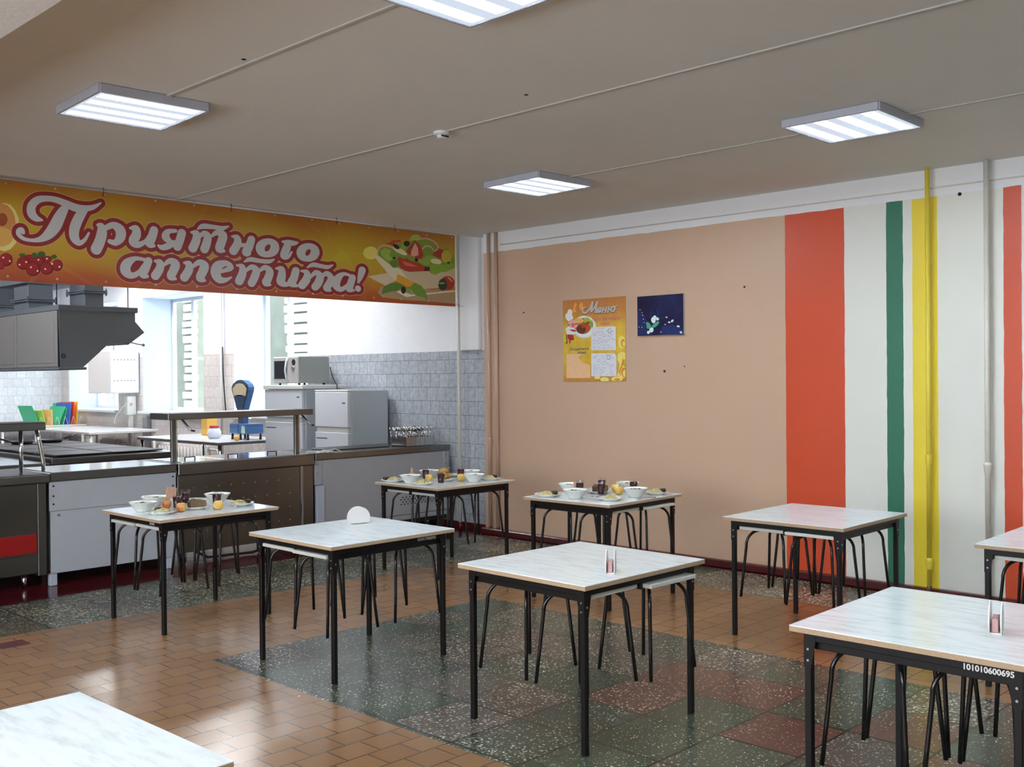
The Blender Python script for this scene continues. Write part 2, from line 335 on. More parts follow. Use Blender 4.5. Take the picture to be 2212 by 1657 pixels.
def copy_tree(o, parent=None):
    c = o.copy(); C.objects.link(c); c.parent = parent
    for ch in o.children: copy_tree(ch, c)
    return c
def dup(src, loc, rz, label, group=None):
    c = copy_tree(src); c.location = loc; c.rotation_euler = (0, 0, rz); c['label'] = label
    if group: c['group'] = group
    return c

# traced outlines of the printed lettering and pictures, in metres on their own planes
LTR=[[[3.101,2.838,.0065,.0065],[3.058,2.847,.022,.0225],[3.027,2.879,.03,.0305],[3.028,2.935,.028,.029],[3.071,2.984,.0235,.0245],[3.139,3.002,.019,.0195],[3.211,2.999,.021,.021],[3.284,2.978,.026,.026],[3.358,2.956,.028,.0285],[3.433,2.961,.0215,.0215],[3.493,2.979,.015,.015],[3.549,3.016,.0035,.0035]],[[3.299,2.966,.005,.0045],[3.267,2.937,.0275,.028],[3.23,2.872,.039,.039],[3.197,2.803,.042,.0425],[3.152,2.742,.035,.036],[3.096,2.698,.0205,.021],[3.032,2.681,.0105,.011],[2.97,2.687,.0105,.0115],[2.934,2.714,.014,.0145],[2.932,2.739,.0155,.016],[2.952,2.749,.0185,.019],[2.965,2.732,.011,.0115]],[[3.438,2.956,.0135,.013],[3.395,2.914,.032,.032],[3.361,2.852,.0365,.0365],[3.339,2.784,.0365,.036],[3.343,2.726,.033,.0335],[3.376,2.692,.02,.02],[3.418,2.717,.012,.0115],[3.452,2.774,.0065,.007]],[[3.519,2.843,.0065,.007],[3.549,2.834,.0255,.0255],[3.555,2.788,.038,.037],[3.537,2.719,.0395,.0385],[3.508,2.656,.041,.0405]],[[3.59,2.829,.019,.019],[3.647,2.854,.0245,.024],[3.699,2.823,.039,.0375],[3.703,2.767,.037,.036],[3.663,2.719,.023,.0225],[3.615,2.725,.0155,.0155]],[[3.784,2.844,.009,.0085],[3.829,2.844,.027,.026],[3.833,2.796,.036,.0345],[3.807,2.742,.036,.0345],[3.843,2.718,.0255,.024],[3.905,2.747,.015,.014],[3.942,2.798,.0125,.012]],[[3.982,2.845,.033,.0315],[3.965,2.791,.0355,.033],[3.944,2.737,.0335,.0315],[3.98,2.721,.0115,.0105]],[[4.224,2.846,.0345,.032],[4.206,2.786,.0345,.032],[4.184,2.731,.0345,.032]],[[4.169,2.859,.0135,.0125],[4.102,2.846,.021,.0195],[4.082,2.802,.0325,.03],[4.125,2.767,.017,.016],[4.168,2.772,.0095,.009]],[[4.158,2.762,.013,.0125],[4.11,2.733,.025,.0235],[4.053,2.713,.021,.0195],[4.018,2.726,.0075,.007]],[[4.309,2.86,.008,.007],[4.354,2.854,.0275,.0255],[4.353,2.799,.036,.0325],[4.321,2.731,.0375,.0345]],[[4.383,2.829,.012,.011],[4.423,2.862,.022,.02],[4.458,2.84,.032,.0295],[4.447,2.78,.0365,.033],[4.427,2.731,.036,.033]],[[4.499,2.849,.0125,.011],[4.545,2.88,.0225,.0205],[4.601,2.863,.037,.0335],[4.585,2.801,.039,.035],[4.566,2.746,.035,.0315],[4.61,2.73,.0105,.0095]],[[4.366,2.893,.005,.0045],[4.416,2.921,.022,.02],[4.505,2.924,.0185,.0165],[4.596,2.922,.0185,.0165],[4.655,2.944,.0055,.0045]],[[4.688,2.861,.007,.0065],[4.736,2.853,.0265,.024],[4.738,2.801,.0365,.0325],[4.699,2.739,.0385,.034]],[[4.726,2.792,.018,.016],[4.787,2.795,.017,.015],[4.849,2.8,.0175,.015]],[[4.876,2.851,.0345,.0305],[4.851,2.784,.037,.033],[4.823,2.735,.037,.033],[4.86,2.727,.01,.009]],[[5.111,2.798,.0435,.038],[5.1,2.772,.041,.035],[5.076,2.75,.0345,.0295],[5.045,2.737,.029,.025],[5.012,2.734,.029,.025],[4.984,2.743,.034,.0295],[4.967,2.761,.04,.035],[4.963,2.786,.0425,.0375],[4.974,2.811,.04,.0345],[4.998,2.833,.0335,.0295],[5.029,2.847,.029,.025],[5.062,2.85,.029,.025],[5.09,2.841,.034,.0295],[5.108,2.823,.041,.0355],[5.111,2.798,.0435,.038]],[[5.19,2.86,.008,.0065],[5.245,2.858,.024,.0205],[5.305,2.856,.024,.0205],[5.349,2.865,.008,.007]],[[5.252,2.854,.0315,.0265],[5.228,2.793,.0395,.0335],[5.204,2.735,.034,.029],[5.25,2.728,.013,.0115],[5.286,2.775,.008,.0065]],[[5.538,2.792,.047,.039],[5.526,2.766,.0435,.0365],[5.502,2.745,.037,.0305],[5.47,2.731,.0305,.026],[5.436,2.729,.0305,.0255],[5.407,2.737,.036,.0305],[5.389,2.756,.043,.036],[5.385,2.78,.0455,.039],[5.397,2.805,.043,.036],[5.421,2.827,.036,.0305],[5.453,2.841,.031,.026],[5.487,2.844,.031,.026],[5.516,2.835,.037,.0305],[5.534,2.817,.0435,.0365],[5.538,2.792,.047,.039]],[[3.894,2.604,.013,.012],[3.822,2.607,.0165,.0155],[3.754,2.562,.036,.0345],[3.74,2.505,.039,.038],[3.788,2.469,.0235,.0225],[3.852,2.499,.018,.0175],[3.889,2.554,.013,.012]],[[3.933,2.596,.0295,.028],[3.907,2.534,.033,.0315],[3.886,2.484,.0295,.028],[3.922,2.472,.011,.0105]],[[3.986,2.599,.0075,.007],[4.028,2.59,.0265,.0245],[4.028,2.542,.0335,.032],[3.99,2.482,.0355,.0335]],[[4.061,2.571,.011,.0105],[4.118,2.61,.023,.021],[4.164,2.587,.0365,.034],[4.146,2.532,.036,.034],[4.124,2.485,.0325,.0305],[4.164,2.467,.0095,.009]],[[4.241,2.604,.008,.007],[4.284,2.595,.0275,.0255],[4.283,2.546,.035,.032],[4.243,2.485,.0365,.034]],[[4.316,2.575,.012,.011],[4.376,2.616,.0235,.0215],[4.425,2.592,.038,.0345],[4.406,2.536,.038,.0345],[4.384,2.487,.034,.0305],[4.427,2.469,.01,.009]],[[4.551,2.548,.012,.011],[4.613,2.565,.0165,.0145],[4.67,2.595,.027,.024],[4.629,2.629,.023,.0205],[4.552,2.601,.041,.037],[4.528,2.54,.0445,.0405],[4.561,2.486,.0325,.0295],[4.622,2.486,.0185,.0165],[4.677,2.512,.0055,.005]],[[4.73,2.618,.007,.0065],[4.782,2.609,.0245,.0215],[4.784,2.551,.037,.0325],[4.753,2.485,.039,.0345]],[[4.815,2.575,.012,.011],[4.877,2.614,.0225,.0195],[4.921,2.582,.035,.0305],[4.897,2.515,.0375,.033],[4.872,2.473,.035,.0305]],[[4.952,2.584,.013,.011],[5.009,2.618,.023,.02],[5.057,2.586,.0355,.031],[5.036,2.52,.0385,.0335],[5.018,2.486,.036,.031],[5.059,2.47,.0105,.009]],[[4.805,2.653,.005,.0045],[4.862,2.678,.02,.0175],[4.959,2.672,.0185,.0165],[5.048,2.674,.019,.0165],[5.102,2.696,.0055,.0045]],[[5.122,2.618,.008,.007],[5.179,2.614,.0285,.025],[5.178,2.549,.0415,.0355],[5.169,2.502,.039,.0335],[5.234,2.483,.021,.018],[5.294,2.528,.016,.0135]],[[5.328,2.61,.0375,.0315],[5.305,2.54,.04,.0335],[5.28,2.497,.0375,.0315],[5.344,2.475,.011,.009]],[[5.386,2.613,.008,.0065],[5.445,2.603,.0275,.0225],[5.442,2.543,.041,.034],[5.394,2.486,.0405,.034]],[[5.483,2.563,.014,.0115],[5.545,2.609,.0245,.0205],[5.591,2.575,.039,.0325],[5.565,2.511,.0415,.0345],[5.534,2.478,.0385,.032]],[[5.614,2.577,.014,.0115],[5.664,2.609,.025,.021],[5.713,2.571,.034,.0275],[5.684,2.506,.0395,.0325],[5.662,2.473,.0365,.03],[5.704,2.455,.0115,.0095]],[[5.451,2.649,.0055,.0045],[5.515,2.678,.022,.018],[5.609,2.671,.021,.017],[5.676,2.668,.0195,.0165],[5.733,2.691,.0055,.0045]],[[5.922,2.61,.0145,.0115],[5.849,2.615,.02,.0165],[5.784,2.564,.043,.035],[5.769,2.505,.043,.035],[5.819,2.47,.0255,.021],[5.891,2.506,.0205,.0165],[5.928,2.555,.0145,.0115]],[[5.958,2.587,.038,.0305],[5.932,2.52,.041,.033],[5.917,2.48,.035,.0285],[5.976,2.469,.009,.007]],[[6.073,2.665,.042,.0335],[6.054,2.611,.0325,.0265],[6.027,2.549,.012,.0095]],[[6.02,2.49,.0325,.0265],[6.023,2.488,.0325,.0265]]]
SAL=[[[205,190,90],[[6.27,2.846],[6.262,2.821],[6.242,2.799],[6.212,2.783],[6.177,2.776],[6.143,2.778],[6.114,2.789],[6.094,2.808],[6.088,2.831],[6.095,2.856],[6.115,2.877],[6.144,2.893],[6.179,2.901],[6.214,2.899],[6.243,2.888],[6.263,2.869]]],[[150,125,95],[[6.303,2.528],[6.259,2.467],[6.314,2.422],[6.553,2.409],[6.88,2.409],[7.271,2.401],[7.273,2.541],[6.619,2.516]]],[[190,175,150],[[6.145,2.613],[6.379,2.659],[6.454,2.649],[6.479,2.587],[6.353,2.536],[6.242,2.573]]],[[200,188,160],[[6.202,2.821],[6.263,2.826],[6.531,2.714],[6.659,2.688],[6.685,2.609],[6.491,2.588],[6.404,2.641]]],[[178,162,132],[[6.531,2.714],[6.66,2.69],[6.931,2.716],[7.276,2.77],[7.273,2.578],[6.848,2.529],[6.684,2.54],[6.62,2.635]]],[[205,195,172],[[6.49,2.484],[6.618,2.437],[6.715,2.455],[7.273,2.526],[7.273,2.54],[6.848,2.486],[6.683,2.465],[6.535,2.498]]],[[110,132,45],[[6.263,2.826],[6.276,2.866],[6.307,2.892],[6.369,2.905],[6.445,2.904],[6.496,2.937],[6.56,2.968],[6.663,2.996],[6.69,3.049],[6.789,3.065],[6.855,3.033],[6.969,3.018],[7.036,2.963],[7.105,2.948],[7.154,2.973],[7.223,2.932],[7.257,2.883],[7.272,2.832],[7.272,2.77],[7.179,2.748],[7.088,2.716],[7.005,2.685],[6.944,2.691],[6.911,2.725],[6.851,2.71],[6.66,2.69],[6.531,2.719],[6.493,2.726],[6.455,2.713],[6.405,2.749],[6.355,2.775]]],[[150,165,70],[[6.657,2.996],[6.69,3.051],[6.749,3.069],[6.815,3.055],[6.782,3.024],[6.742,3.009]]],[[135,160,60],[[6.295,2.867],[6.357,2.901],[6.432,2.883],[6.406,2.837],[6.443,2.801],[6.405,2.773],[6.35,2.798],[6.307,2.829]]],[[85,110,35],[[6.405,2.768],[6.494,2.805],[6.519,2.747],[6.493,2.716],[6.43,2.731]]],[[160,60,30],[[6.354,2.947],[6.408,2.958],[6.452,2.984],[6.547,2.994],[6.557,2.977],[6.471,2.964],[6.464,2.925],[6.432,2.937],[6.382,2.94]]],[[130,150,55],[[6.56,2.963],[6.605,2.981],[6.624,2.923],[6.585,2.895],[6.553,2.918]]],[[200,190,150],[[6.633,2.856],[6.62,2.849],[6.594,2.849],[6.561,2.854],[6.524,2.864],[6.49,2.877],[6.464,2.892],[6.449,2.906],[6.448,2.917],[6.46,2.924],[6.485,2.925],[6.518,2.92],[6.555,2.91],[6.589,2.896],[6.616,2.881],[6.632,2.867]]],[[150,45,30],[[6.617,2.883],[6.676,2.953],[6.735,3.009],[6.807,2.964],[6.846,2.871],[6.819,2.826],[6.74,2.831],[6.636,2.87]]],[[205,150,125],[[6.688,2.904],[6.735,2.983],[6.774,2.936],[6.78,2.866],[6.72,2.842],[6.678,2.858]]],[[150,48,32],[[6.51,2.806],[6.533,2.832],[6.577,2.811],[6.622,2.824],[6.687,2.799],[6.785,2.786],[6.885,2.753],[6.851,2.71],[6.666,2.689],[6.595,2.698],[6.55,2.72],[6.519,2.757]]],[[195,90,65],[[6.57,2.781],[6.596,2.787],[6.687,2.769],[6.772,2.75],[6.686,2.744],[6.608,2.749]]],[[140,40,30],[[6.967,2.876],[6.995,2.924],[7.05,2.954],[7.118,2.944],[7.09,2.89],[7.083,2.849],[7.021,2.865]]],[[165,150,45],[[7.233,2.886],[7.227,2.861],[7.211,2.839],[7.187,2.823],[7.159,2.816],[7.131,2.819],[7.107,2.831],[7.092,2.851],[7.087,2.875],[7.092,2.9],[7.108,2.922],[7.132,2.938],[7.16,2.945],[7.188,2.942],[7.212,2.93],[7.228,2.91]]],[[120,150,55],[[6.753,2.819],[6.832,2.83],[6.906,2.871],[6.987,2.867],[7.021,2.854],[6.939,2.808],[6.912,2.77],[6.838,2.77]]],[[205,188,150],[[7.088,2.814],[7.08,2.803],[7.061,2.795],[7.036,2.791],[7.007,2.79],[6.979,2.794],[6.957,2.801],[6.943,2.811],[6.94,2.822],[6.949,2.833],[6.967,2.841],[6.992,2.846],[7.021,2.846],[7.049,2.843],[7.071,2.835],[7.085,2.825]]],[[112,145,45],[[6.925,2.776],[6.986,2.796],[7.089,2.788],[7.158,2.793],[7.193,2.816],[7.272,2.811],[7.272,2.77],[7.143,2.72],[7.061,2.712],[7.005,2.682],[6.951,2.692]]],[[25,18,22],[[6.533,2.908],[6.524,2.903],[6.511,2.901],[6.496,2.903],[6.481,2.908],[6.468,2.916],[6.459,2.925],[6.456,2.934],[6.458,2.942],[6.467,2.948],[6.48,2.95],[6.495,2.948],[6.51,2.943],[6.523,2.935],[6.532,2.925],[6.536,2.916]]],[[25,18,22],[[6.667,2.969],[6.664,2.959],[6.655,2.949],[6.642,2.942],[6.627,2.939],[6.612,2.939],[6.599,2.944],[6.59,2.952],[6.587,2.963],[6.59,2.973],[6.599,2.983],[6.612,2.99],[6.628,2.993],[6.643,2.993],[6.656,2.988],[6.665,2.98]]],[[25,18,22],[[6.483,2.814],[6.482,2.809],[6.478,2.804],[6.472,2.801],[6.465,2.799],[6.459,2.8],[6.453,2.802],[6.449,2.806],[6.448,2.811],[6.449,2.816],[6.453,2.82],[6.459,2.823],[6.466,2.825],[6.473,2.825],[6.478,2.822],[6.482,2.818]]],[[25,18,22],[[6.775,2.816],[6.773,2.808],[6.768,2.802],[6.761,2.797],[6.752,2.795],[6.744,2.796],[6.737,2.799],[6.732,2.805],[6.73,2.812],[6.732,2.82],[6.737,2.826],[6.744,2.831],[6.753,2.833],[6.761,2.832],[6.769,2.829],[6.773,2.823]]],[[25,18,22],[[7.203,2.819],[7.201,2.815],[7.197,2.811],[7.19,2.809],[7.183,2.807],[7.175,2.808],[7.169,2.809],[7.165,2.812],[7.163,2.816],[7.165,2.82],[7.169,2.824],[7.176,2.827],[7.183,2.828],[7.191,2.828],[7.197,2.826],[7.201,2.823]]],[[60,20,20],[[6.865,2.757],[6.925,2.756],[6.928,2.716],[6.844,2.709]]],[[190,140,45],[[6.488,2.588],[6.505,2.658],[6.594,2.634],[6.684,2.599],[6.826,2.563],[6.815,2.547],[6.619,2.541]]],[[75,108,38],[[6.308,2.451],[6.328,2.52],[6.403,2.558],[6.491,2.573],[6.593,2.554],[6.509,2.495],[6.414,2.48]]],[[90,125,40],[[6.664,2.538],[6.724,2.587],[6.816,2.557],[6.875,2.5],[6.901,2.41],[6.841,2.447],[6.735,2.46]]],[[110,140,55],[[6.67,2.509],[6.668,2.497],[6.661,2.487],[6.65,2.48],[6.637,2.477],[6.625,2.479],[6.615,2.485],[6.608,2.494],[6.606,2.505],[6.608,2.517],[6.615,2.527],[6.626,2.534],[6.638,2.537],[6.651,2.535],[6.661,2.53],[6.668,2.52]]],[[25,15,22],[[6.612,2.506],[6.609,2.492],[6.602,2.48],[6.592,2.472],[6.579,2.468],[6.567,2.47],[6.557,2.478],[6.55,2.489],[6.548,2.502],[6.55,2.516],[6.557,2.528],[6.568,2.536],[6.58,2.54],[6.592,2.538],[6.603,2.531],[6.61,2.519]]],[[140,45,28],[[7.268,2.614],[7.26,2.585],[7.238,2.561],[7.204,2.543],[7.166,2.536],[7.127,2.539],[7.095,2.553],[7.073,2.575],[7.066,2.602],[7.074,2.63],[7.096,2.654],[7.129,2.672],[7.167,2.68],[7.206,2.677],[7.239,2.663],[7.261,2.641]]],[[30,48,34],[[7.161,2.592],[7.156,2.568],[7.143,2.548],[7.123,2.534],[7.1,2.528],[7.076,2.531],[7.057,2.543],[7.044,2.562],[7.04,2.585],[7.045,2.608],[7.058,2.629],[7.078,2.643],[7.101,2.649],[7.124,2.646],[7.144,2.634],[7.157,2.615]]],[[120,140,60],[[7.135,2.605],[7.131,2.601],[7.121,2.598],[7.105,2.595],[7.087,2.593],[7.068,2.592],[7.053,2.594],[7.042,2.596],[7.039,2.599],[7.042,2.603],[7.053,2.607],[7.068,2.609],[7.087,2.611],[7.105,2.612],[7.121,2.611],[7.131,2.608]]],[[215,110,85],[[7.157,2.669],[7.199,2.666],[7.24,2.633],[7.226,2.622],[7.184,2.65]]]]
RNG=[[[6.263,2.816,.0085,.007],[6.264,2.865,.01,.0075],[6.289,2.905,.01,.0075],[6.339,2.923,.01,.008],[6.401,2.922,.009,.007],[6.457,2.9,.0065,.005]],[[6.755,3.014,.009,.007],[6.821,3.033,.0105,.008],[6.908,3.038,.0105,.008],[6.989,3.015,.011,.008],[7.04,2.973,.0095,.0075],[7.022,2.936,.008,.006],[6.981,2.918,.0055,.0045]],[[6.833,2.931,.0095,.007],[6.88,2.963,.0105,.0085],[6.941,2.96,.009,.007],[6.974,2.932,.0065,.005]]]
BER=[[[195,180,110],[[2.94,2.77],[2.931,2.701],[2.908,2.642],[2.872,2.601],[2.832,2.584],[2.792,2.594],[2.758,2.629],[2.736,2.684],[2.729,2.749],[2.738,2.817],[2.761,2.875],[2.795,2.917],[2.836,2.935],[2.876,2.926],[2.91,2.892],[2.933,2.837]]],[[175,120,60],[[2.914,2.783],[2.906,2.723],[2.885,2.671],[2.853,2.635],[2.817,2.62],[2.781,2.629],[2.752,2.659],[2.732,2.707],[2.726,2.765],[2.734,2.824],[2.754,2.875],[2.785,2.912],[2.821,2.928],[2.857,2.92],[2.887,2.89],[2.907,2.842]]],[[190,145,70],[[2.894,2.694],[2.887,2.666],[2.869,2.641],[2.841,2.624],[2.81,2.616],[2.778,2.618],[2.752,2.631],[2.734,2.653],[2.729,2.679],[2.735,2.707],[2.753,2.731],[2.78,2.749],[2.811,2.757],[2.843,2.755],[2.87,2.742],[2.888,2.721]]],[[130,60,25],[[2.857,2.817],[2.854,2.799],[2.846,2.782],[2.833,2.771],[2.819,2.766],[2.805,2.768],[2.793,2.777],[2.785,2.792],[2.782,2.809],[2.785,2.828],[2.793,2.844],[2.806,2.855],[2.82,2.861],[2.834,2.859],[2.846,2.85],[2.854,2.835]]],[[92,8,12],[[2.889,2.527],[2.886,2.508],[2.875,2.491],[2.86,2.48],[2.842,2.475],[2.824,2.477],[2.809,2.487],[2.799,2.502],[2.796,2.52],[2.8,2.539],[2.81,2.556],[2.825,2.567],[2.843,2.573],[2.861,2.57],[2.876,2.561],[2.886,2.546]]],[[135,14,18],[[2.879,2.53],[2.875,2.514],[2.867,2.5],[2.854,2.49],[2.838,2.486],[2.823,2.488],[2.81,2.496],[2.802,2.509],[2.799,2.524],[2.802,2.54],[2.811,2.554],[2.824,2.564],[2.839,2.569],[2.854,2.567],[2.867,2.559],[2.876,2.546]]],[[92,8,12],[[2.834,2.487],[2.832,2.474],[2.826,2.462],[2.818,2.453],[2.808,2.45],[2.798,2.452],[2.789,2.459],[2.784,2.47],[2.782,2.484],[2.784,2.497],[2.79,2.509],[2.798,2.518],[2.809,2.521],[2.819,2.519],[2.827,2.512],[2.833,2.501]]],[[135,14,18],[[2.828,2.49],[2.827,2.478],[2.822,2.468],[2.814,2.461],[2.806,2.458],[2.797,2.46],[2.79,2.466],[2.785,2.475],[2.784,2.487],[2.786,2.498],[2.791,2.508],[2.798,2.515],[2.806,2.518],[2.815,2.517],[2.822,2.511],[2.827,2.501]]],[[92,8,12],[[3.054,2.547],[3.051,2.535],[3.04,2.525],[3.025,2.517],[3.007,2.513],[2.989,2.514],[2.974,2.52],[2.964,2.529],[2.961,2.54],[2.965,2.552],[2.975,2.563],[2.99,2.571],[3.008,2.574],[3.026,2.573],[3.041,2.568],[3.051,2.559]]],[[135,14,18],[[3.044,2.549],[3.04,2.539],[3.032,2.53],[3.019,2.523],[3.003,2.52],[2.988,2.521],[2.976,2.526],[2.967,2.533],[2.964,2.543],[2.967,2.553],[2.976,2.562],[2.989,2.569],[3.004,2.572],[3.019,2.571],[3.032,2.567],[3.041,2.559]]],[[92,8,12],[[3.172,2.552],[3.169,2.542],[3.161,2.533],[3.148,2.526],[3.133,2.523],[3.119,2.524],[3.106,2.529],[3.098,2.537],[3.095,2.546],[3.098,2.557],[3.107,2.566],[3.119,2.572],[3.134,2.575],[3.149,2.575],[3.161,2.57],[3.169,2.562]]],[[135,14,18],[[3.163,2.554],[3.161,2.545],[3.153,2.537],[3.143,2.532],[3.13,2.529],[3.118,2.53],[3.107,2.534],[3.101,2.541],[3.098,2.549],[3.101,2.557],[3.108,2.565],[3.118,2.571],[3.131,2.573],[3.143,2.573],[3.154,2.569],[3.161,2.562]]],[[92,8,12],[[3.118,2.532],[3.114,2.516],[3.103,2.502],[3.088,2.492],[3.069,2.488],[3.051,2.49],[3.036,2.498],[3.026,2.51],[3.023,2.525],[3.027,2.541],[3.037,2.554],[3.052,2.564],[3.07,2.569],[3.089,2.567],[3.104,2.56],[3.114,2.547]]],[[135,14,18],[[3.107,2.534],[3.103,2.521],[3.094,2.509],[3.081,2.501],[3.066,2.497],[3.05,2.499],[3.038,2.505],[3.029,2.516],[3.026,2.528],[3.029,2.542],[3.038,2.553],[3.051,2.562],[3.067,2.566],[3.082,2.564],[3.095,2.558],[3.104,2.547]]],[[92,8,12],[[3.013,2.512],[3.009,2.493],[2.998,2.476],[2.982,2.464],[2.964,2.459],[2.946,2.462],[2.93,2.471],[2.92,2.487],[2.917,2.505],[2.921,2.524],[2.931,2.541],[2.947,2.553],[2.965,2.558],[2.983,2.556],[2.999,2.546],[3.009,2.531]]],[[135,14,18],[[3.001,2.515],[2.998,2.499],[2.989,2.485],[2.976,2.475],[2.96,2.47],[2.945,2.472],[2.932,2.481],[2.923,2.494],[2.92,2.509],[2.923,2.526],[2.932,2.54],[2.946,2.55],[2.961,2.554],[2.977,2.552],[2.99,2.544],[2.999,2.531]]],[[92,8,12],[[3.252,2.513],[3.248,2.496],[3.239,2.48],[3.225,2.47],[3.209,2.465],[3.193,2.467],[3.179,2.476],[3.171,2.49],[3.168,2.507],[3.171,2.525],[3.18,2.54],[3.194,2.55],[3.21,2.555],[3.226,2.553],[3.24,2.544],[3.249,2.53]]],[[135,14,18],[[3.242,2.516],[3.239,2.501],[3.231,2.488],[3.219,2.479],[3.206,2.475],[3.192,2.477],[3.181,2.485],[3.173,2.497],[3.171,2.511],[3.173,2.526],[3.181,2.539],[3.193,2.548],[3.207,2.552],[3.22,2.55],[3.232,2.542],[3.239,2.53]]],[[92,8,12],[[3.183,2.484],[3.179,2.465],[3.168,2.449],[3.151,2.438],[3.132,2.433],[3.113,2.436],[3.098,2.445],[3.087,2.459],[3.084,2.477],[3.088,2.495],[3.098,2.511],[3.114,2.522],[3.133,2.527],[3.152,2.525],[3.168,2.516],[3.179,2.502]]],[[135,14,18],[[3.171,2.487],[3.168,2.471],[3.158,2.457],[3.145,2.448],[3.128,2.444],[3.112,2.446],[3.099,2.454],[3.09,2.466],[3.087,2.481],[3.09,2.496],[3.1,2.51],[3.113,2.52],[3.129,2.524],[3.145,2.522],[3.159,2.514],[3.168,2.502]]],[[92,8,12],[[3.087,2.473],[3.083,2.452],[3.071,2.434],[3.054,2.422],[3.033,2.416],[3.013,2.419],[2.996,2.429],[2.985,2.446],[2.981,2.466],[2.985,2.486],[2.997,2.504],[3.014,2.517],[3.035,2.523],[3.055,2.52],[3.072,2.51],[3.084,2.493]]],[[135,14,18],[[3.075,2.477],[3.071,2.459],[3.061,2.444],[3.047,2.433],[3.029,2.428],[3.012,2.431],[2.997,2.439],[2.988,2.453],[2.985,2.47],[2.988,2.488],[2.998,2.503],[3.013,2.514],[3.03,2.519],[3.048,2.516],[3.062,2.508],[3.072,2.494]]],[[235,190,185],[[2.831,2.538],[2.828,2.533],[2.824,2.531],[2.819,2.533],[2.817,2.537],[2.819,2.543],[2.824,2.545],[2.829,2.543]]],[[235,190,185],[[2.991,2.519],[2.989,2.513],[2.984,2.511],[2.979,2.513],[2.977,2.518],[2.979,2.523],[2.984,2.525],[2.989,2.524]]],[[235,190,185],[[3.025,2.483],[3.023,2.477],[3.018,2.475],[3.013,2.477],[3.011,2.482],[3.014,2.487],[3.019,2.489],[3.023,2.488]]],[[235,190,185],[[3.079,2.541],[3.077,2.536],[3.072,2.533],[3.067,2.535],[3.065,2.54],[3.067,2.545],[3.072,2.548],[3.077,2.546]]],[[235,190,185],[[3.141,2.554],[3.139,2.549],[3.134,2.546],[3.129,2.548],[3.126,2.553],[3.129,2.558],[3.134,2.561],[3.139,2.559]]],[[235,190,185],[[3.179,2.518],[3.177,2.512],[3.172,2.51],[3.166,2.512],[3.164,2.517],[3.167,2.522],[3.172,2.525],[3.177,2.523]]],[[235,190,185],[[2.876,2.516],[2.874,2.511],[2.869,2.509],[2.864,2.511],[2.862,2.515],[2.864,2.521],[2.869,2.523],[2.874,2.521]]],[[235,190,185],[[2.944,2.495],[2.942,2.49],[2.937,2.488],[2.932,2.489],[2.93,2.494],[2.932,2.499],[2.937,2.502],[2.942,2.5]]],[[235,190,185],[[3.072,2.458],[3.07,2.453],[3.065,2.451],[3.06,2.452],[3.058,2.457],[3.06,2.463],[3.065,2.465],[3.07,2.463]]],[[235,190,185],[[3.128,2.476],[3.126,2.471],[3.121,2.468],[3.116,2.47],[3.114,2.475],[3.116,2.48],[3.121,2.483],[3.126,2.481]]],[[235,190,185],[[3.233,2.499],[3.231,2.494],[3.225,2.492],[3.22,2.493],[3.218,2.498],[3.22,2.504],[3.226,2.506],[3.231,2.505]]],[[50,82,35],[[3.124,2.585],[3.122,2.576],[3.115,2.568],[3.106,2.563],[3.094,2.56],[3.083,2.561],[3.073,2.565],[3.066,2.572],[3.064,2.58],[3.067,2.589],[3.073,2.597],[3.083,2.603],[3.095,2.605],[3.106,2.605],[3.116,2.601],[3.122,2.594]]],[[50,82,35],[[3.063,2.575],[3.062,2.567],[3.057,2.561],[3.051,2.556],[3.043,2.554],[3.035,2.555],[3.028,2.558],[3.024,2.564],[3.023,2.572],[3.024,2.579],[3.029,2.586],[3.035,2.59],[3.043,2.592],[3.051,2.592],[3.058,2.588],[3.062,2.582]]],[[50,82,35],[[2.981,2.568],[2.979,2.563],[2.974,2.559],[2.966,2.555],[2.957,2.554],[2.948,2.554],[2.941,2.556],[2.936,2.56],[2.934,2.565],[2.936,2.57],[2.941,2.574],[2.949,2.578],[2.958,2.579],[2.966,2.579],[2.974,2.577],[2.979,2.573]]],[[50,82,35],[[3.209,2.574],[3.207,2.567],[3.202,2.562],[3.194,2.558],[3.186,2.556],[3.177,2.556],[3.17,2.559],[3.165,2.564],[3.163,2.57],[3.165,2.577],[3.17,2.582],[3.178,2.586],[3.186,2.588],[3.195,2.588],[3.202,2.585],[3.207,2.58]]]]
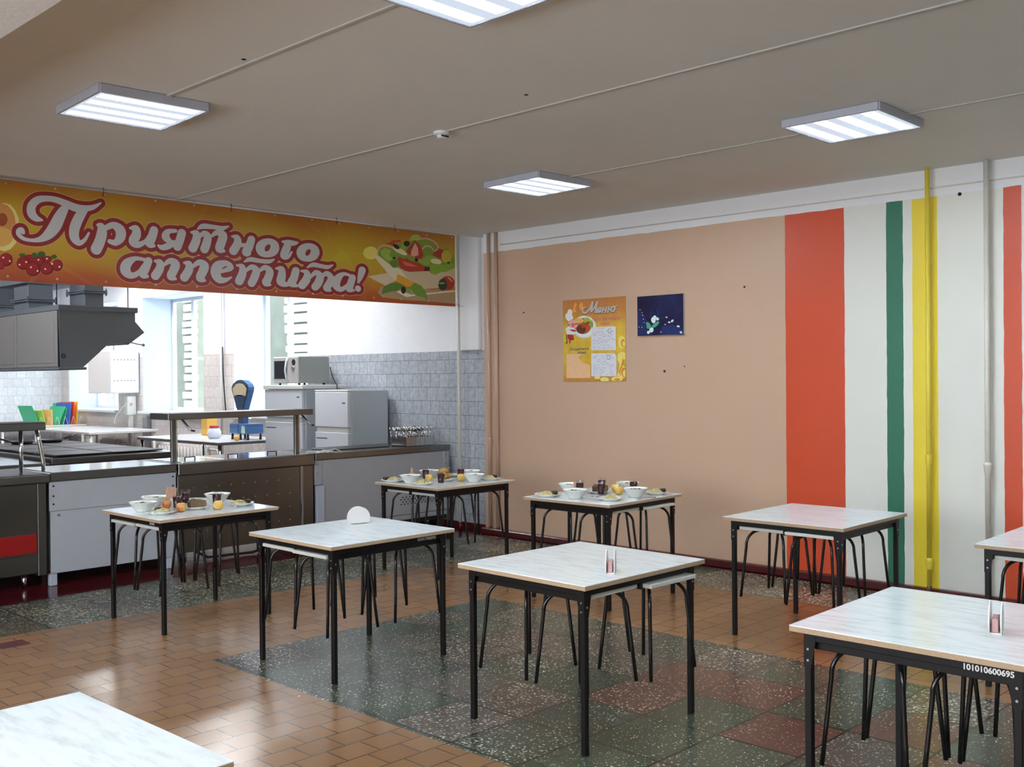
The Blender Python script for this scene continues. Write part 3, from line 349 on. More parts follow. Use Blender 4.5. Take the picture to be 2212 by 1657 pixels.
POS=[[[222,150,60],[[-6.525,2.27],[-6.515,2.321],[-6.49,2.358],[-6.474,2.332],[-6.495,2.294],[-6.483,2.261],[-6.508,2.256]]],[[222,150,60],[[-6.44,2.285],[-6.444,2.324],[-6.414,2.354],[-6.39,2.301],[-6.407,2.27]]],[[205,205,200],[[-6.234,2.106],[-6.24,2.078],[-6.255,2.053],[-6.279,2.031],[-6.31,2.015],[-6.346,2.005],[-6.385,2.003],[-6.424,2.008],[-6.46,2.02],[-6.492,2.038],[-6.516,2.062],[-6.531,2.089],[-6.536,2.118],[-6.53,2.146],[-6.514,2.172],[-6.49,2.194],[-6.458,2.21],[-6.421,2.219],[-6.382,2.221],[-6.343,2.215],[-6.308,2.203],[-6.277,2.184],[-6.254,2.161],[-6.239,2.134]]],[[228,228,224],[[-6.247,2.11],[-6.252,2.084],[-6.265,2.061],[-6.287,2.041],[-6.316,2.027],[-6.349,2.018],[-6.384,2.016],[-6.42,2.02],[-6.454,2.031],[-6.482,2.048],[-6.504,2.07],[-6.518,2.094],[-6.523,2.121],[-6.518,2.146],[-6.503,2.17],[-6.481,2.19],[-6.452,2.204],[-6.418,2.213],[-6.382,2.214],[-6.347,2.209],[-6.314,2.198],[-6.286,2.181],[-6.264,2.16],[-6.251,2.135]]],[[150,95,45],[[-6.296,2.118],[-6.301,2.095],[-6.316,2.074],[-6.339,2.058],[-6.369,2.048],[-6.401,2.045],[-6.433,2.05],[-6.463,2.062],[-6.486,2.08],[-6.501,2.102],[-6.506,2.126],[-6.5,2.15],[-6.485,2.171],[-6.461,2.187],[-6.432,2.197],[-6.399,2.199],[-6.367,2.194],[-6.338,2.182],[-6.315,2.164],[-6.301,2.142]]],[[215,175,95],[[-6.391,2.173],[-6.396,2.164],[-6.409,2.156],[-6.428,2.151],[-6.45,2.15],[-6.473,2.153],[-6.492,2.159],[-6.505,2.168],[-6.509,2.178],[-6.505,2.188],[-6.492,2.196],[-6.472,2.201],[-6.45,2.201],[-6.427,2.198],[-6.408,2.192],[-6.396,2.183]]],[[150,165,70],[[-6.297,2.134],[-6.311,2.127],[-6.329,2.126],[-6.349,2.131],[-6.368,2.141],[-6.383,2.155],[-6.392,2.17],[-6.393,2.184],[-6.386,2.195],[-6.372,2.202],[-6.353,2.203],[-6.333,2.198],[-6.314,2.188],[-6.299,2.174],[-6.291,2.159],[-6.29,2.145]]],[[95,45,28],[[-6.363,2.089],[-6.367,2.073],[-6.38,2.06],[-6.399,2.051],[-6.422,2.049],[-6.444,2.053],[-6.463,2.063],[-6.476,2.077],[-6.481,2.093],[-6.476,2.109],[-6.463,2.122],[-6.444,2.13],[-6.421,2.133],[-6.399,2.129],[-6.38,2.119],[-6.367,2.105]]],[[165,60,35],[[-6.315,2.159],[-6.314,2.151],[-6.32,2.14],[-6.334,2.128],[-6.352,2.117],[-6.373,2.109],[-6.393,2.104],[-6.409,2.104],[-6.418,2.108],[-6.42,2.116],[-6.413,2.127],[-6.399,2.139],[-6.381,2.15],[-6.36,2.158],[-6.34,2.163],[-6.324,2.163]]],[[180,70,40],[[-6.313,2.093],[-6.315,2.082],[-6.319,2.073],[-6.326,2.067],[-6.334,2.065],[-6.342,2.068],[-6.349,2.074],[-6.353,2.084],[-6.354,2.095],[-6.353,2.106],[-6.348,2.115],[-6.341,2.121],[-6.333,2.123],[-6.325,2.12],[-6.319,2.114],[-6.314,2.104]]],[[130,150,60],[[-6.271,2.13],[-6.273,2.115],[-6.277,2.103],[-6.284,2.095],[-6.292,2.092],[-6.3,2.096],[-6.307,2.104],[-6.311,2.117],[-6.312,2.131],[-6.311,2.146],[-6.306,2.158],[-6.299,2.166],[-6.291,2.169],[-6.284,2.166],[-6.277,2.157],[-6.273,2.144]]],[[240,240,240],[[-6.53,2.262],[-6.532,2.251],[-6.539,2.242],[-6.55,2.237],[-6.563,2.235],[-6.575,2.238],[-6.586,2.245],[-6.593,2.254],[-6.595,2.265],[-6.592,2.276],[-6.585,2.285],[-6.574,2.291],[-6.562,2.292],[-6.55,2.289],[-6.539,2.283],[-6.532,2.273]]],[[240,240,240],[[-6.546,2.222],[-6.549,2.209],[-6.557,2.197],[-6.57,2.19],[-6.585,2.188],[-6.599,2.191],[-6.612,2.2],[-6.62,2.212],[-6.623,2.226],[-6.62,2.239],[-6.611,2.25],[-6.599,2.258],[-6.584,2.26],[-6.569,2.256],[-6.557,2.248],[-6.548,2.236]]],[[240,240,240],[[-6.612,2.196],[-6.603,2.234],[-6.538,2.244],[-6.519,2.198],[-6.582,2.175]]],[[232,165,150],[[-6.466,2.141],[-6.47,2.125],[-6.484,2.112],[-6.504,2.103],[-6.527,2.101],[-6.551,2.105],[-6.571,2.115],[-6.584,2.129],[-6.588,2.146],[-6.584,2.162],[-6.57,2.176],[-6.55,2.184],[-6.526,2.186],[-6.503,2.182],[-6.483,2.172],[-6.47,2.157]]],[[205,110,95],[[-6.501,2.136],[-6.503,2.128],[-6.508,2.122],[-6.516,2.117],[-6.525,2.116],[-6.534,2.118],[-6.542,2.123],[-6.547,2.13],[-6.549,2.138],[-6.547,2.146],[-6.542,2.152],[-6.534,2.156],[-6.525,2.158],[-6.516,2.156],[-6.508,2.151],[-6.503,2.144]]],[[70,40,40],[[-6.588,2.149],[-6.557,2.141],[-6.578,2.134]]],[[70,40,40],[[-6.505,2.146],[-6.469,2.156],[-6.484,2.138]]],[[242,242,242],[[-6.622,2.105],[-6.587,2.126],[-6.485,2.093],[-6.485,2.067],[-6.518,2.043],[-6.601,2.046],[-6.613,2.079]]],[[165,30,40],[[-6.574,2.097],[-6.493,2.09],[-6.485,2.071],[-6.536,2.076]]],[[170,30,42],[[-6.595,2.049],[-6.524,2.043],[-6.51,1.994],[-6.567,1.986],[-6.595,2.013]]],[[40,30,30],[[-6.615,2.046],[-6.605,2.046],[-6.596,1.967],[-6.606,1.964]]],[[40,30,30],[[-6.576,1.989],[-6.564,1.989],[-6.561,1.963],[-6.572,1.963]]],[[40,30,30],[[-6.623,1.965],[-6.597,1.972],[-6.596,1.964],[-6.622,1.958]]],[[232,178,135],[[-6.611,1.857],[-6.403,1.859],[-6.462,1.822],[-6.412,1.776],[-6.345,1.755],[-6.314,1.748],[-6.312,1.624],[-6.614,1.624]]],[[238,205,110],[[-5.874,1.826],[-5.878,1.812],[-5.89,1.8],[-5.908,1.792],[-5.929,1.79],[-5.95,1.793],[-5.968,1.801],[-5.98,1.814],[-5.984,1.828],[-5.979,1.842],[-5.967,1.854],[-5.949,1.862],[-5.928,1.864],[-5.907,1.861],[-5.89,1.853],[-5.878,1.84]]],[[238,205,110],[[-5.888,1.953],[-5.892,1.931],[-5.901,1.912],[-5.915,1.9],[-5.932,1.895],[-5.948,1.9],[-5.962,1.913],[-5.972,1.933],[-5.975,1.956],[-5.971,1.978],[-5.962,1.997],[-5.947,2.009],[-5.931,2.013],[-5.914,2.008],[-5.901,1.995],[-5.891,1.976]]],[[205,130,45],[[-5.891,1.944],[-5.893,1.93],[-5.898,1.918],[-5.907,1.91],[-5.916,1.907],[-5.926,1.911],[-5.934,1.919],[-5.939,1.931],[-5.941,1.945],[-5.939,1.96],[-5.933,1.971],[-5.925,1.979],[-5.915,1.982],[-5.906,1.979],[-5.898,1.97],[-5.893,1.958]]],[[238,205,110],[[-5.892,1.938],[-5.894,1.929],[-5.897,1.921],[-5.902,1.916],[-5.908,1.915],[-5.914,1.917],[-5.919,1.922],[-5.923,1.93],[-5.924,1.939],[-5.922,1.948],[-5.919,1.955],[-5.914,1.96],[-5.908,1.962],[-5.902,1.96],[-5.897,1.955],[-5.894,1.947]]],[[238,205,110],[[-5.992,1.806],[-5.957,1.75],[-5.973,1.681],[-5.994,1.644],[-5.919,1.619],[-5.88,1.631],[-5.879,1.718],[-5.918,1.743],[-5.917,1.805]]],[[205,130,45],[[-5.917,1.817],[-5.91,1.755],[-5.95,1.681],[-5.946,1.638],[-5.97,1.681],[-5.937,1.743]]],[[205,130,45],[[-5.874,1.674],[-5.877,1.657],[-5.884,1.642],[-5.895,1.632],[-5.907,1.628],[-5.92,1.632],[-5.93,1.642],[-5.937,1.657],[-5.94,1.675],[-5.937,1.693],[-5.93,1.708],[-5.919,1.718],[-5.906,1.721],[-5.894,1.717],[-5.883,1.707],[-5.876,1.692]]],[[238,205,110],[[-5.88,1.665],[-5.881,1.653],[-5.886,1.643],[-5.893,1.637],[-5.902,1.634],[-5.91,1.637],[-5.917,1.644],[-5.922,1.654],[-5.923,1.666],[-5.922,1.677],[-5.917,1.687],[-5.909,1.694],[-5.901,1.696],[-5.893,1.694],[-5.886,1.687],[-5.881,1.677]]],[[238,205,110],[[-6.086,1.607],[-6.09,1.598],[-6.101,1.59],[-6.118,1.585],[-6.138,1.583],[-6.158,1.585],[-6.175,1.59],[-6.187,1.598],[-6.191,1.608],[-6.187,1.617],[-6.175,1.624],[-6.158,1.63],[-6.138,1.631],[-6.118,1.629],[-6.101,1.624],[-6.089,1.616]]],[[238,205,110],[[-6.19,1.627],[-6.193,1.62],[-6.201,1.615],[-6.213,1.612],[-6.227,1.611],[-6.241,1.612],[-6.253,1.616],[-6.261,1.621],[-6.264,1.627],[-6.261,1.633],[-6.253,1.638],[-6.241,1.641],[-6.227,1.643],[-6.213,1.641],[-6.201,1.638],[-6.193,1.633]]],[[238,205,110],[[-5.923,1.613],[-5.928,1.604],[-5.943,1.596],[-5.964,1.591],[-5.99,1.589],[-6.016,1.591],[-6.038,1.596],[-6.052,1.604],[-6.058,1.613],[-6.052,1.622],[-6.037,1.63],[-6.016,1.635],[-5.99,1.637],[-5.964,1.635],[-5.942,1.63],[-5.928,1.622]]],[[205,130,45],[[-5.953,1.607],[-5.956,1.602],[-5.963,1.598],[-5.975,1.595],[-5.989,1.594],[-6.002,1.595],[-6.014,1.598],[-6.021,1.602],[-6.024,1.607],[-6.021,1.612],[-6.014,1.616],[-6.002,1.618],[-5.988,1.619],[-5.975,1.618],[-5.963,1.615],[-5.956,1.611]]]]
MEN=[[[-6.361,2.3,.0045,.003],[-6.394,2.292,.007,.005],[-6.403,2.264,.0085,.0065],[-6.378,2.244,.01,.0075],[-6.336,2.26,.008,.0065],[-6.298,2.303,.01,.008],[-6.277,2.343,.01,.0075]],[[-6.277,2.343,.01,.0075],[-6.286,2.302,.0115,.009],[-6.295,2.255,.0105,.008]],[[-6.286,2.258,.0065,.005],[-6.249,2.3,.008,.0065],[-6.22,2.342,.008,.006]],[[-6.22,2.342,.01,.0075],[-6.233,2.293,.0115,.009],[-6.241,2.246,.0105,.008],[-6.223,2.245,.004,.003]],[[-6.21,2.26,.006,.0045],[-6.182,2.266,.0075,.0055],[-6.176,2.281,.0075,.0055],[-6.196,2.285,.007,.006],[-6.215,2.267,.01,.0075],[-6.208,2.246,.0095,.0075],[-6.176,2.252,.005,.004]],[[-6.147,2.285,.008,.0065],[-6.155,2.264,.0085,.007],[-6.164,2.239,.008,.006]],[[-6.158,2.263,.006,.0045],[-6.119,2.263,.006,.0045]],[[-6.109,2.287,.008,.0065],[-6.117,2.262,.0085,.007],[-6.123,2.24,.008,.006]],[[-6.079,2.288,.008,.006],[-6.087,2.263,.009,.0065],[-6.095,2.239,.008,.0065]],[[-6.087,2.263,.005,.0035],[-6.055,2.266,.005,.004]],[[-6.01,2.264,.0095,.0075],[-6.016,2.253,.0085,.007],[-6.025,2.245,.0075,.0055],[-6.037,2.243,.006,.005],[-6.048,2.246,.0075,.0055],[-6.054,2.255,.009,.007],[-6.055,2.266,.0095,.0075],[-6.05,2.277,.0085,.007],[-6.04,2.285,.007,.006],[-6.028,2.287,.006,.005],[-6.018,2.284,.0075,.0055],[-6.011,2.275,.009,.007],[-6.01,2.264,.0095,.0075]],[[-6.031,2.292,.0045,.004],[-6.003,2.29,.0055,.0045],[-5.977,2.297,.0025,.002]]]
FLO=[[[22,32,82],[[-5.73,2.016],[-5.728,2.242],[-5.66,2.19],[-5.608,2.103],[-5.624,2.012]]],[[25,38,92],[[-5.491,2.008],[-5.461,2.079],[-5.344,2.092],[-5.234,2.04],[-5.235,1.999]]],[[70,150,125],[[-5.586,2.061],[-5.599,2.061],[-5.614,2.07],[-5.628,2.085],[-5.636,2.103],[-5.637,2.118],[-5.631,2.126],[-5.618,2.126],[-5.603,2.117],[-5.589,2.102],[-5.58,2.085],[-5.579,2.07]]],[[70,150,125],[[-5.494,2.125],[-5.493,2.115],[-5.503,2.101],[-5.521,2.086],[-5.542,2.075],[-5.562,2.071],[-5.574,2.074],[-5.575,2.084],[-5.565,2.099],[-5.547,2.113],[-5.525,2.124],[-5.506,2.128]]],[[70,150,125],[[-5.621,2.067],[-5.629,2.072],[-5.633,2.082],[-5.632,2.094],[-5.627,2.105],[-5.619,2.113],[-5.61,2.115],[-5.603,2.11],[-5.599,2.1],[-5.6,2.088],[-5.605,2.076],[-5.612,2.069]]],[[205,225,215],[[-5.53,2.142],[-5.533,2.127],[-5.543,2.117],[-5.556,2.114],[-5.569,2.118],[-5.578,2.129],[-5.582,2.144],[-5.578,2.158],[-5.568,2.168],[-5.555,2.172],[-5.543,2.167],[-5.533,2.156]]],[[205,225,215],[[-5.494,2.149],[-5.496,2.142],[-5.503,2.137],[-5.511,2.135],[-5.52,2.138],[-5.527,2.143],[-5.529,2.151],[-5.527,2.158],[-5.52,2.163],[-5.511,2.164],[-5.502,2.162],[-5.496,2.156]]],[[205,225,215],[[-5.522,2.165],[-5.525,2.157],[-5.532,2.151],[-5.541,2.149],[-5.55,2.152],[-5.557,2.159],[-5.559,2.167],[-5.557,2.175],[-5.55,2.181],[-5.541,2.183],[-5.531,2.18],[-5.525,2.174]]],[[205,225,215],[[-5.557,2.046],[-5.564,2.036],[-5.576,2.031],[-5.589,2.032],[-5.599,2.038],[-5.603,2.049],[-5.601,2.061],[-5.593,2.07],[-5.581,2.075],[-5.569,2.074],[-5.559,2.068],[-5.555,2.057]]],[[205,225,215],[[-5.596,2.033],[-5.598,2.025],[-5.605,2.02],[-5.613,2.019],[-5.621,2.021],[-5.627,2.026],[-5.629,2.034],[-5.627,2.041],[-5.621,2.046],[-5.613,2.048],[-5.604,2.045],[-5.598,2.04]]],[[205,225,215],[[-5.339,2.136],[-5.336,2.131],[-5.338,2.125],[-5.343,2.118],[-5.35,2.114],[-5.357,2.112],[-5.363,2.114],[-5.366,2.118],[-5.365,2.125],[-5.36,2.131],[-5.353,2.136],[-5.345,2.138]]],[[205,225,215],[[-5.372,2.11],[-5.375,2.107],[-5.381,2.106],[-5.387,2.107],[-5.393,2.11],[-5.396,2.114],[-5.396,2.119],[-5.393,2.122],[-5.387,2.123],[-5.38,2.122],[-5.375,2.119],[-5.372,2.115]]],[[205,225,215],[[-5.27,2.072],[-5.274,2.068],[-5.28,2.067],[-5.289,2.067],[-5.297,2.07],[-5.303,2.074],[-5.304,2.078],[-5.301,2.081],[-5.294,2.083],[-5.286,2.082],[-5.277,2.08],[-5.272,2.076]]],[[205,225,215],[[-5.247,2.014],[-5.252,2.011],[-5.258,2.01],[-5.265,2.013],[-5.27,2.017],[-5.273,2.022],[-5.272,2.027],[-5.267,2.03],[-5.26,2.031],[-5.254,2.028],[-5.248,2.024],[-5.246,2.019]]],[[205,225,215],[[-5.402,2.16],[-5.404,2.156],[-5.407,2.154],[-5.412,2.153],[-5.418,2.154],[-5.421,2.157],[-5.423,2.161],[-5.421,2.164],[-5.417,2.167],[-5.412,2.168],[-5.407,2.166],[-5.404,2.164]]],[[205,225,215],[[-5.42,2.096],[-5.421,2.094],[-5.424,2.092],[-5.428,2.092],[-5.431,2.092],[-5.434,2.094],[-5.435,2.097],[-5.434,2.099],[-5.431,2.101],[-5.427,2.101],[-5.424,2.1],[-5.421,2.099]]],[[205,225,215],[[-5.469,2.032],[-5.47,2.029],[-5.472,2.028],[-5.476,2.027],[-5.479,2.028],[-5.481,2.03],[-5.482,2.033],[-5.481,2.035],[-5.479,2.037],[-5.476,2.038],[-5.472,2.037],[-5.47,2.035]]],[[205,225,215],[[-5.67,2.19],[-5.671,2.188],[-5.672,2.187],[-5.675,2.186],[-5.678,2.187],[-5.68,2.189],[-5.68,2.191],[-5.68,2.193],[-5.678,2.195],[-5.675,2.195],[-5.672,2.194],[-5.67,2.193]]],[[205,225,215],[[-5.663,2.154],[-5.663,2.151],[-5.665,2.15],[-5.668,2.15],[-5.671,2.15],[-5.672,2.152],[-5.673,2.154],[-5.672,2.156],[-5.67,2.158],[-5.668,2.158],[-5.665,2.157],[-5.663,2.156]]],[[205,225,215],[[-5.678,2.215],[-5.678,2.213],[-5.68,2.212],[-5.682,2.212],[-5.685,2.212],[-5.686,2.214],[-5.687,2.216],[-5.686,2.217],[-5.685,2.219],[-5.682,2.219],[-5.68,2.218],[-5.678,2.217]]],[[205,225,215],[[-5.652,2.123],[-5.653,2.121],[-5.655,2.12],[-5.657,2.119],[-5.659,2.12],[-5.661,2.121],[-5.661,2.123],[-5.661,2.125],[-5.659,2.126],[-5.657,2.127],[-5.655,2.126],[-5.653,2.125]]],[[205,225,215],[[-5.678,2.081],[-5.679,2.079],[-5.681,2.078],[-5.684,2.077],[-5.686,2.078],[-5.688,2.079],[-5.689,2.082],[-5.688,2.084],[-5.686,2.085],[-5.684,2.086],[-5.681,2.085],[-5.679,2.083]]],[[205,225,215],[[-5.7,2.242],[-5.7,2.24],[-5.702,2.238],[-5.705,2.238],[-5.708,2.239],[-5.709,2.24],[-5.71,2.242],[-5.709,2.245],[-5.707,2.246],[-5.705,2.246],[-5.702,2.246],[-5.7,2.244]]],[[205,225,215],[[-5.712,2.085],[-5.713,2.084],[-5.715,2.082],[-5.718,2.082],[-5.721,2.083],[-5.723,2.084],[-5.724,2.086],[-5.723,2.088],[-5.721,2.089],[-5.718,2.089],[-5.715,2.089],[-5.712,2.087]]]]
FST=[[[-5.606,2.303,.0015,.0015],[-5.592,2.253,.002,.0015],[-5.589,2.162,.003,.0025]],[[-5.458,2.312,.0015,.0015],[-5.488,2.26,.002,.002],[-5.504,2.183,.003,.0025]],[[-5.547,2.287,.0015,.001],[-5.518,2.237,.002,.0015],[-5.511,2.183,.002,.002]],[[-5.578,2.18,.0015,.001],[-5.562,2.252,.002,.002],[-5.551,2.287,.0015,.0015]],[[-5.489,2.182,.002,.002],[-5.459,2.228,.002,.0015],[-5.415,2.244,.0015,.001]],[[-5.489,2.158,.002,.002],[-5.445,2.156,.002,.002],[-5.416,2.167,.001,.0015]],[[-5.395,2.118,.0025,.002],[-5.431,2.095,.002,.0015],[-5.46,2.097,.0015,.0015]],[[-5.344,2.116,.002,.0015],[-5.294,2.108,.002,.0015],[-5.294,2.09,.0015,.001]],[[-5.28,2.069,.002,.0015],[-5.259,2.041,.002,.002],[-5.252,2.029,.0015,.001]],[[-5.684,2.014,.0025,.002],[-5.631,2.049,.002,.002],[-5.609,2.054,.0025,.002]],[[-5.337,2.139,.0015,.001],[-5.315,2.174,.002,.0015],[-5.308,2.197,.0015,.001]]]
GRO=[[2.85,3.079],[3.2,3.083],[3.584,3.085],[3.995,3.083],[4.337,3.085],[2.851,2.404],[3.206,2.406],[3.582,2.408],[3.991,2.409],[4.353,2.413],[4.726,2.414],[5.115,3.083],[5.506,3.085],[5.812,3.081],[6.162,3.076],[6.514,3.083],[6.886,3.072],[7.233,3.08],[5.12,2.416],[5.509,2.415],[5.842,2.413],[6.207,2.412],[6.546,2.411],[6.901,2.411],[7.26,2.408],[7.246,2.738]]
PAP=[[[-6.295,2.106],[-6.001,2.103],[-6.001,1.882],[-6.297,1.887]],[[-6.297,1.858],[-6.019,1.855],[-5.996,1.828],[-5.995,1.638],[-6.299,1.64]]]
# ---------------------------------------------------------------- room shell
CEIL = 3.137
def room():
    q = MB()   # orange tile field
    q.poly([(-3.2, -3.5, 0), (3.11, -3.5, 0), (3.11, 5.47, 0), (3.11, 6.937, 0), (-3.2, 7.3, 0)])
    q.poly([(3.11, 5.47, 0), (5.40, 5.47, 0), (5.40, 6.804, 0), (3.11, 6.937, 0)])
    q.poly([(5.40, -3.5, 0), (6.78, -3.5, 0), (6.78, 6.725, 0), (5.40, 6.804, 0), (5.40, 5.47, 0)])
    struct(q.build('floor', 'orange_tile'))
    q = MB(); q.poly([(3.11, -3.5, 0), (5.40, -3.5, 0), (5.40, 5.47, 0), (3.11, 5.47, 0)]); struct(q.build('floor_terrazzo', 'terrazzo_inner'))
    q = MB(); q.box((2.36, 6.66, .0), (2.535, 6.812, .0012), 'red_paint'); struct(q.build('floor_patch'))
    edge = [(-3.2, 7.78), (2.8, 7.93), (6.3, 8.04), (6.6, 7.93), (6.9, 7.80), (7.15, 7.74), (7.35, 7.74), (7.46, 7.68), (7.5, 7.55)]
    q = MB(); q.poly([(-3.2, 7.3, 0), (3.11, 6.937, 0), (6.78, 6.725, 0)] + [(6.78, 7.85, 0)] + [(x, y, 0) for x, y in edge[::-1] if x < 6.78])
    q.poly([(6.78, -3.5, 0), (7.5, -3.5, 0), (7.5, 7.55, 0)] + [(x, y, 0) for x, y in edge[::-1] if 6.78 < x < 7.48] + [(6.78, 7.85, 0), (6.78, 6.725, 0)])
    struct(q.build('floor_border', 'terrazzo_border'))
    q = MB(); q.poly([(x, y, 0) for x, y in edge if x < 6.78] + [(6.78, 7.85, 0)] + [(x, y, 0) for x, y in edge if 6.78 < x < 7.45] + [(7.46, 7.68, 0), (7.5, 7.55, 0), (7.5, -3.5, 0), (7.8, -3.5, 0), (7.8, 18.9, 0), (-3.2, 18.9, 0)])
    struct(q.build('floor_kitchen', 'red_floor'))
    q = MB(); q.box((-3.4, -3.7, -.3), (8.6, 19.2, -.001)); struct(q.build('floor_slab', 'stone'))
    # ceilings and beams
    q = MB(); q.box((-3.4, -3.7, CEIL), (8.0, 7.96, CEIL+.2)); struct(q.build('ceiling', 'ceiling_paint'))
    q = MB(); q.box((-3.4, 7.96, 3.42), (8.4, 19.2, 3.6)); q.box((-3.4, 7.965, 3.335), (8.0, 8.1, 3.42)); struct(q.build('ceiling_kitchen', 'plaster_white'))
    q = MB(); q.box((1.03, -3.5, 2.9), (1.43, 7.96, CEIL+.01)); struct(q.build('ceiling_beam', 'white_paint'))
    # right wall of the dining room
    q = MB(); q.box((7.6, -3.7, 0), (7.75, 7.76, CEIL)); struct(q.build('wall_right', 'striped_wall'))
    q = MB(); q.box((7.535, -3.5, 0), (7.6, 7.765, .065), 'red_paint', .01); struct(q.build('baseboard_right'))
    # kitchen side wall with three deep windows
    q = MB(); x0, x1 = 7.75, 8.32; z0, z1 = 1.13, 2.95; prev = 7.3
    for a, b in WIN_KIT:
        q.box((x0, prev, 0), (x1, a, 3.42)); q.box((x0, a, 0), (x1, b, z0)); q.box((x0, a, z1), (x1, b, 3.42)); prev = b
    q.box((x0, prev, 0), (x1, 19.1, 3.42)); struct(q.build('wall_kitchen_right', 'plaster_white'))
    q = MB()
    q.box((7.742, 7.762, .06), (7.749, 11.16, 1.93))
    struct(q.build('wall_tiling_front', 'grey_tile_x'))
    q = MB()
    for a, b in ((11.16, 12.96), (13.79, 15.7), (16.55, 18.5)): q.box((7.742, a, .06), (7.749, b, 1.10))
    for a, b in ((12.96, 13.79), (15.7, 16.55), (18.5, 18.8)): q.box((7.742, a, .06), (7.749, b, 2.0))
    struct(q.build('wall_tiling_back', 'beige_tile'))
    q = MB(); q.box((7.735, 7.77, 0), (7.749, 18.8, .06), 'red_paint'); struct(q.build('baseboard_kitchen'))
    q = MB(); q.box((7.70, 7.945, 1.93), (7.749, 8.27, 3.42), 'white_paint', .012, 2); struct(q.build('trim_pilaster'))
    # kitchen back and left walls
    q = MB(); q.box((-3.4, 18.85, 0), (7.75, 19.1, 3.42)); struct(q.build('wall_kitchen_back', 'plaster_white'))
    q = MB(); q.box((-3.2, 18.84, .06), (7.742, 18.85, 2.0)); struct(q.build('wall_tiling_end', 'grey_tile_y'))
    q = MB(); q.box((-3.4, 7.96, 0), (-3.2, 19.1, 3.42)); struct(q.build('wall_kitchen_left', 'plaster_white'))
    # walls behind the camera, the left one with windows
    q = MB(); prev = -3.7
    for a, b in WIN_DIN:
        q.box((-3.4, prev, 0), (-3.2, a, CEIL)); q.box((-3.4, a, 0), (-3.2, b, .9)); q.box((-3.4, a, 2.95), (-3.2, b, CEIL)); prev = b
    q.box((-3.4, prev, 0), (-3.2, 7.96, CEIL)); struct(q.build('wall_left', 'white_paint'))
    q = MB(); q.box((-3.2, -3.7, 0), (7.6, -3.5, CEIL)); struct(q.build('wall_back', 'back_dark'))  # unseen wall, coloured dark to cut bounce onto banner and counters
    # windows
    def window(n, xw, a, b, z0, z1, sgn, mull, bar):
        r = bpy.data.objects.new('window_%d' % n, None); C.objects.link(r); r.location = (xw, (a+b)/2, z0); r['kind'] = 'structure'
        L = b-a; H = z1-z0; f = MB(); t = .06
        f.box((-.03, -L/2, 0), (.03, L/2, t), 'pvc', .006); f.box((-.03, -L/2, H-t), (.03, L/2, H), 'pvc', .006)
        f.box((-.03, -L/2, t), (.03, -L/2+t, H-t), 'pvc', .006); f.box((-.03, L/2-t, t), (.03, L/2, H-t), 'pvc', .006)
        for m_ in mull: f.box((-.03, m_-.04, t), (.03, m_+.04, H-t), 'pvc', .006)
        for (m0, m1, zz) in bar: f.box((-.02, m0, zz-.02), (.02, m1, zz+.02), 'pvc', .004)
        f.build('window_frame', parent=r)
        g = MB(); g.box((-.004, -L/2+t, t), (.004, L/2-t, H-t)); g.build('window_pane', 'window_glass', parent=r)
        return r
    for i, (a, b) in enumerate(WIN_KIT):
        r = window(i+1, 8.28, a, b, z0, z1, 1, [.28], [(-(b-a)/2+.06, .24, .84)])
        s = MB(); s.box((-.62, -(b-a)/2-.03, -.028), (-.03, (b-a)/2+.03, .012), 'pvc', .006); s.build('window_sill', parent=r)
    for i, (a, b) in enumerate(WIN_DIN): window(i+4, -3.3, a, b, .9, 2.95, -1, [0.0], [])
    # reveals: the deep white sides of the kitchen windows
    q = MB()
    for a, b in WIN_KIT:
        q.box((7.752, b-.008, z0), (8.25, b, z1)); q.box((7.752, a, z0), (8.25, a+.008, z1)); q.box((7.752, a, z1-.008), (8.25, b, z1))
    struct(q.build('trim_reveals', 'reveal_white'))
    # surface-mounted cable channels along the ceiling
    for i, (x, a, b) in enumerate(((2.655, -3.4, 5.15), (4.235, -3.4, 4.62), (4.235, 4.74, 7.95), (5.87, -3.4, 5.1))):
        q = MB(); q.box((x-.010, a, CEIL-.008), (x+.010, b, CEIL), 'channel_shade', .002); o = struct(q.build('trim_%d' % (i+1)))
    q = MB(); q.tube([(7.592, -3.4, 3.0), (7.592, 2.0, 2.998), (7.592, 7.5, 3.005)], .006, 'pipe_white', 6); struct(q.build('trim_5'))
    q = MB()
    for y, z, r in ((4.632, 2.38, .009), (5.455, 1.68, .012), (7.185, 2.29, .008), (2.857, 2.93, .014), (5.24, 1.72, .006)): q.tube([(7.596, y, z), (7.6005, y, z)], r, 'hole', 8)
    for x, y in ((2.61, 4.25), (4.0, 3.75)): q.cyl((x, y), .012, CEIL-.002, CEIL+.001, 'hole', 7)
    struct(q.build('wall_marks'))
    q = MB()   # outside: rusticated stone piers of the facing wing
    def stones(x, y0, y1, seed):
        rnd = random.Random(seed); z = .6
        q.box((x, y0, -1), (x+.5, y1, 4.2), 'stone')
        while z < 4:
            hgt = rnd.uniform(.12, .17); q.box((x-.05, y0-.02-rnd.uniform(0, .05), z), (x+.02, (y0+y1)/2+rnd.uniform(-.04, .06), z+hgt*.8), 'stone_white', .015); z += hgt
    stones(9.4, 17.0, 17.75, 1); stones(9.4, 13.55, 14.62, 2); stones(9.4, 20.0, 20.7, 3)
    struct(q.build('wall_outside'))
room()

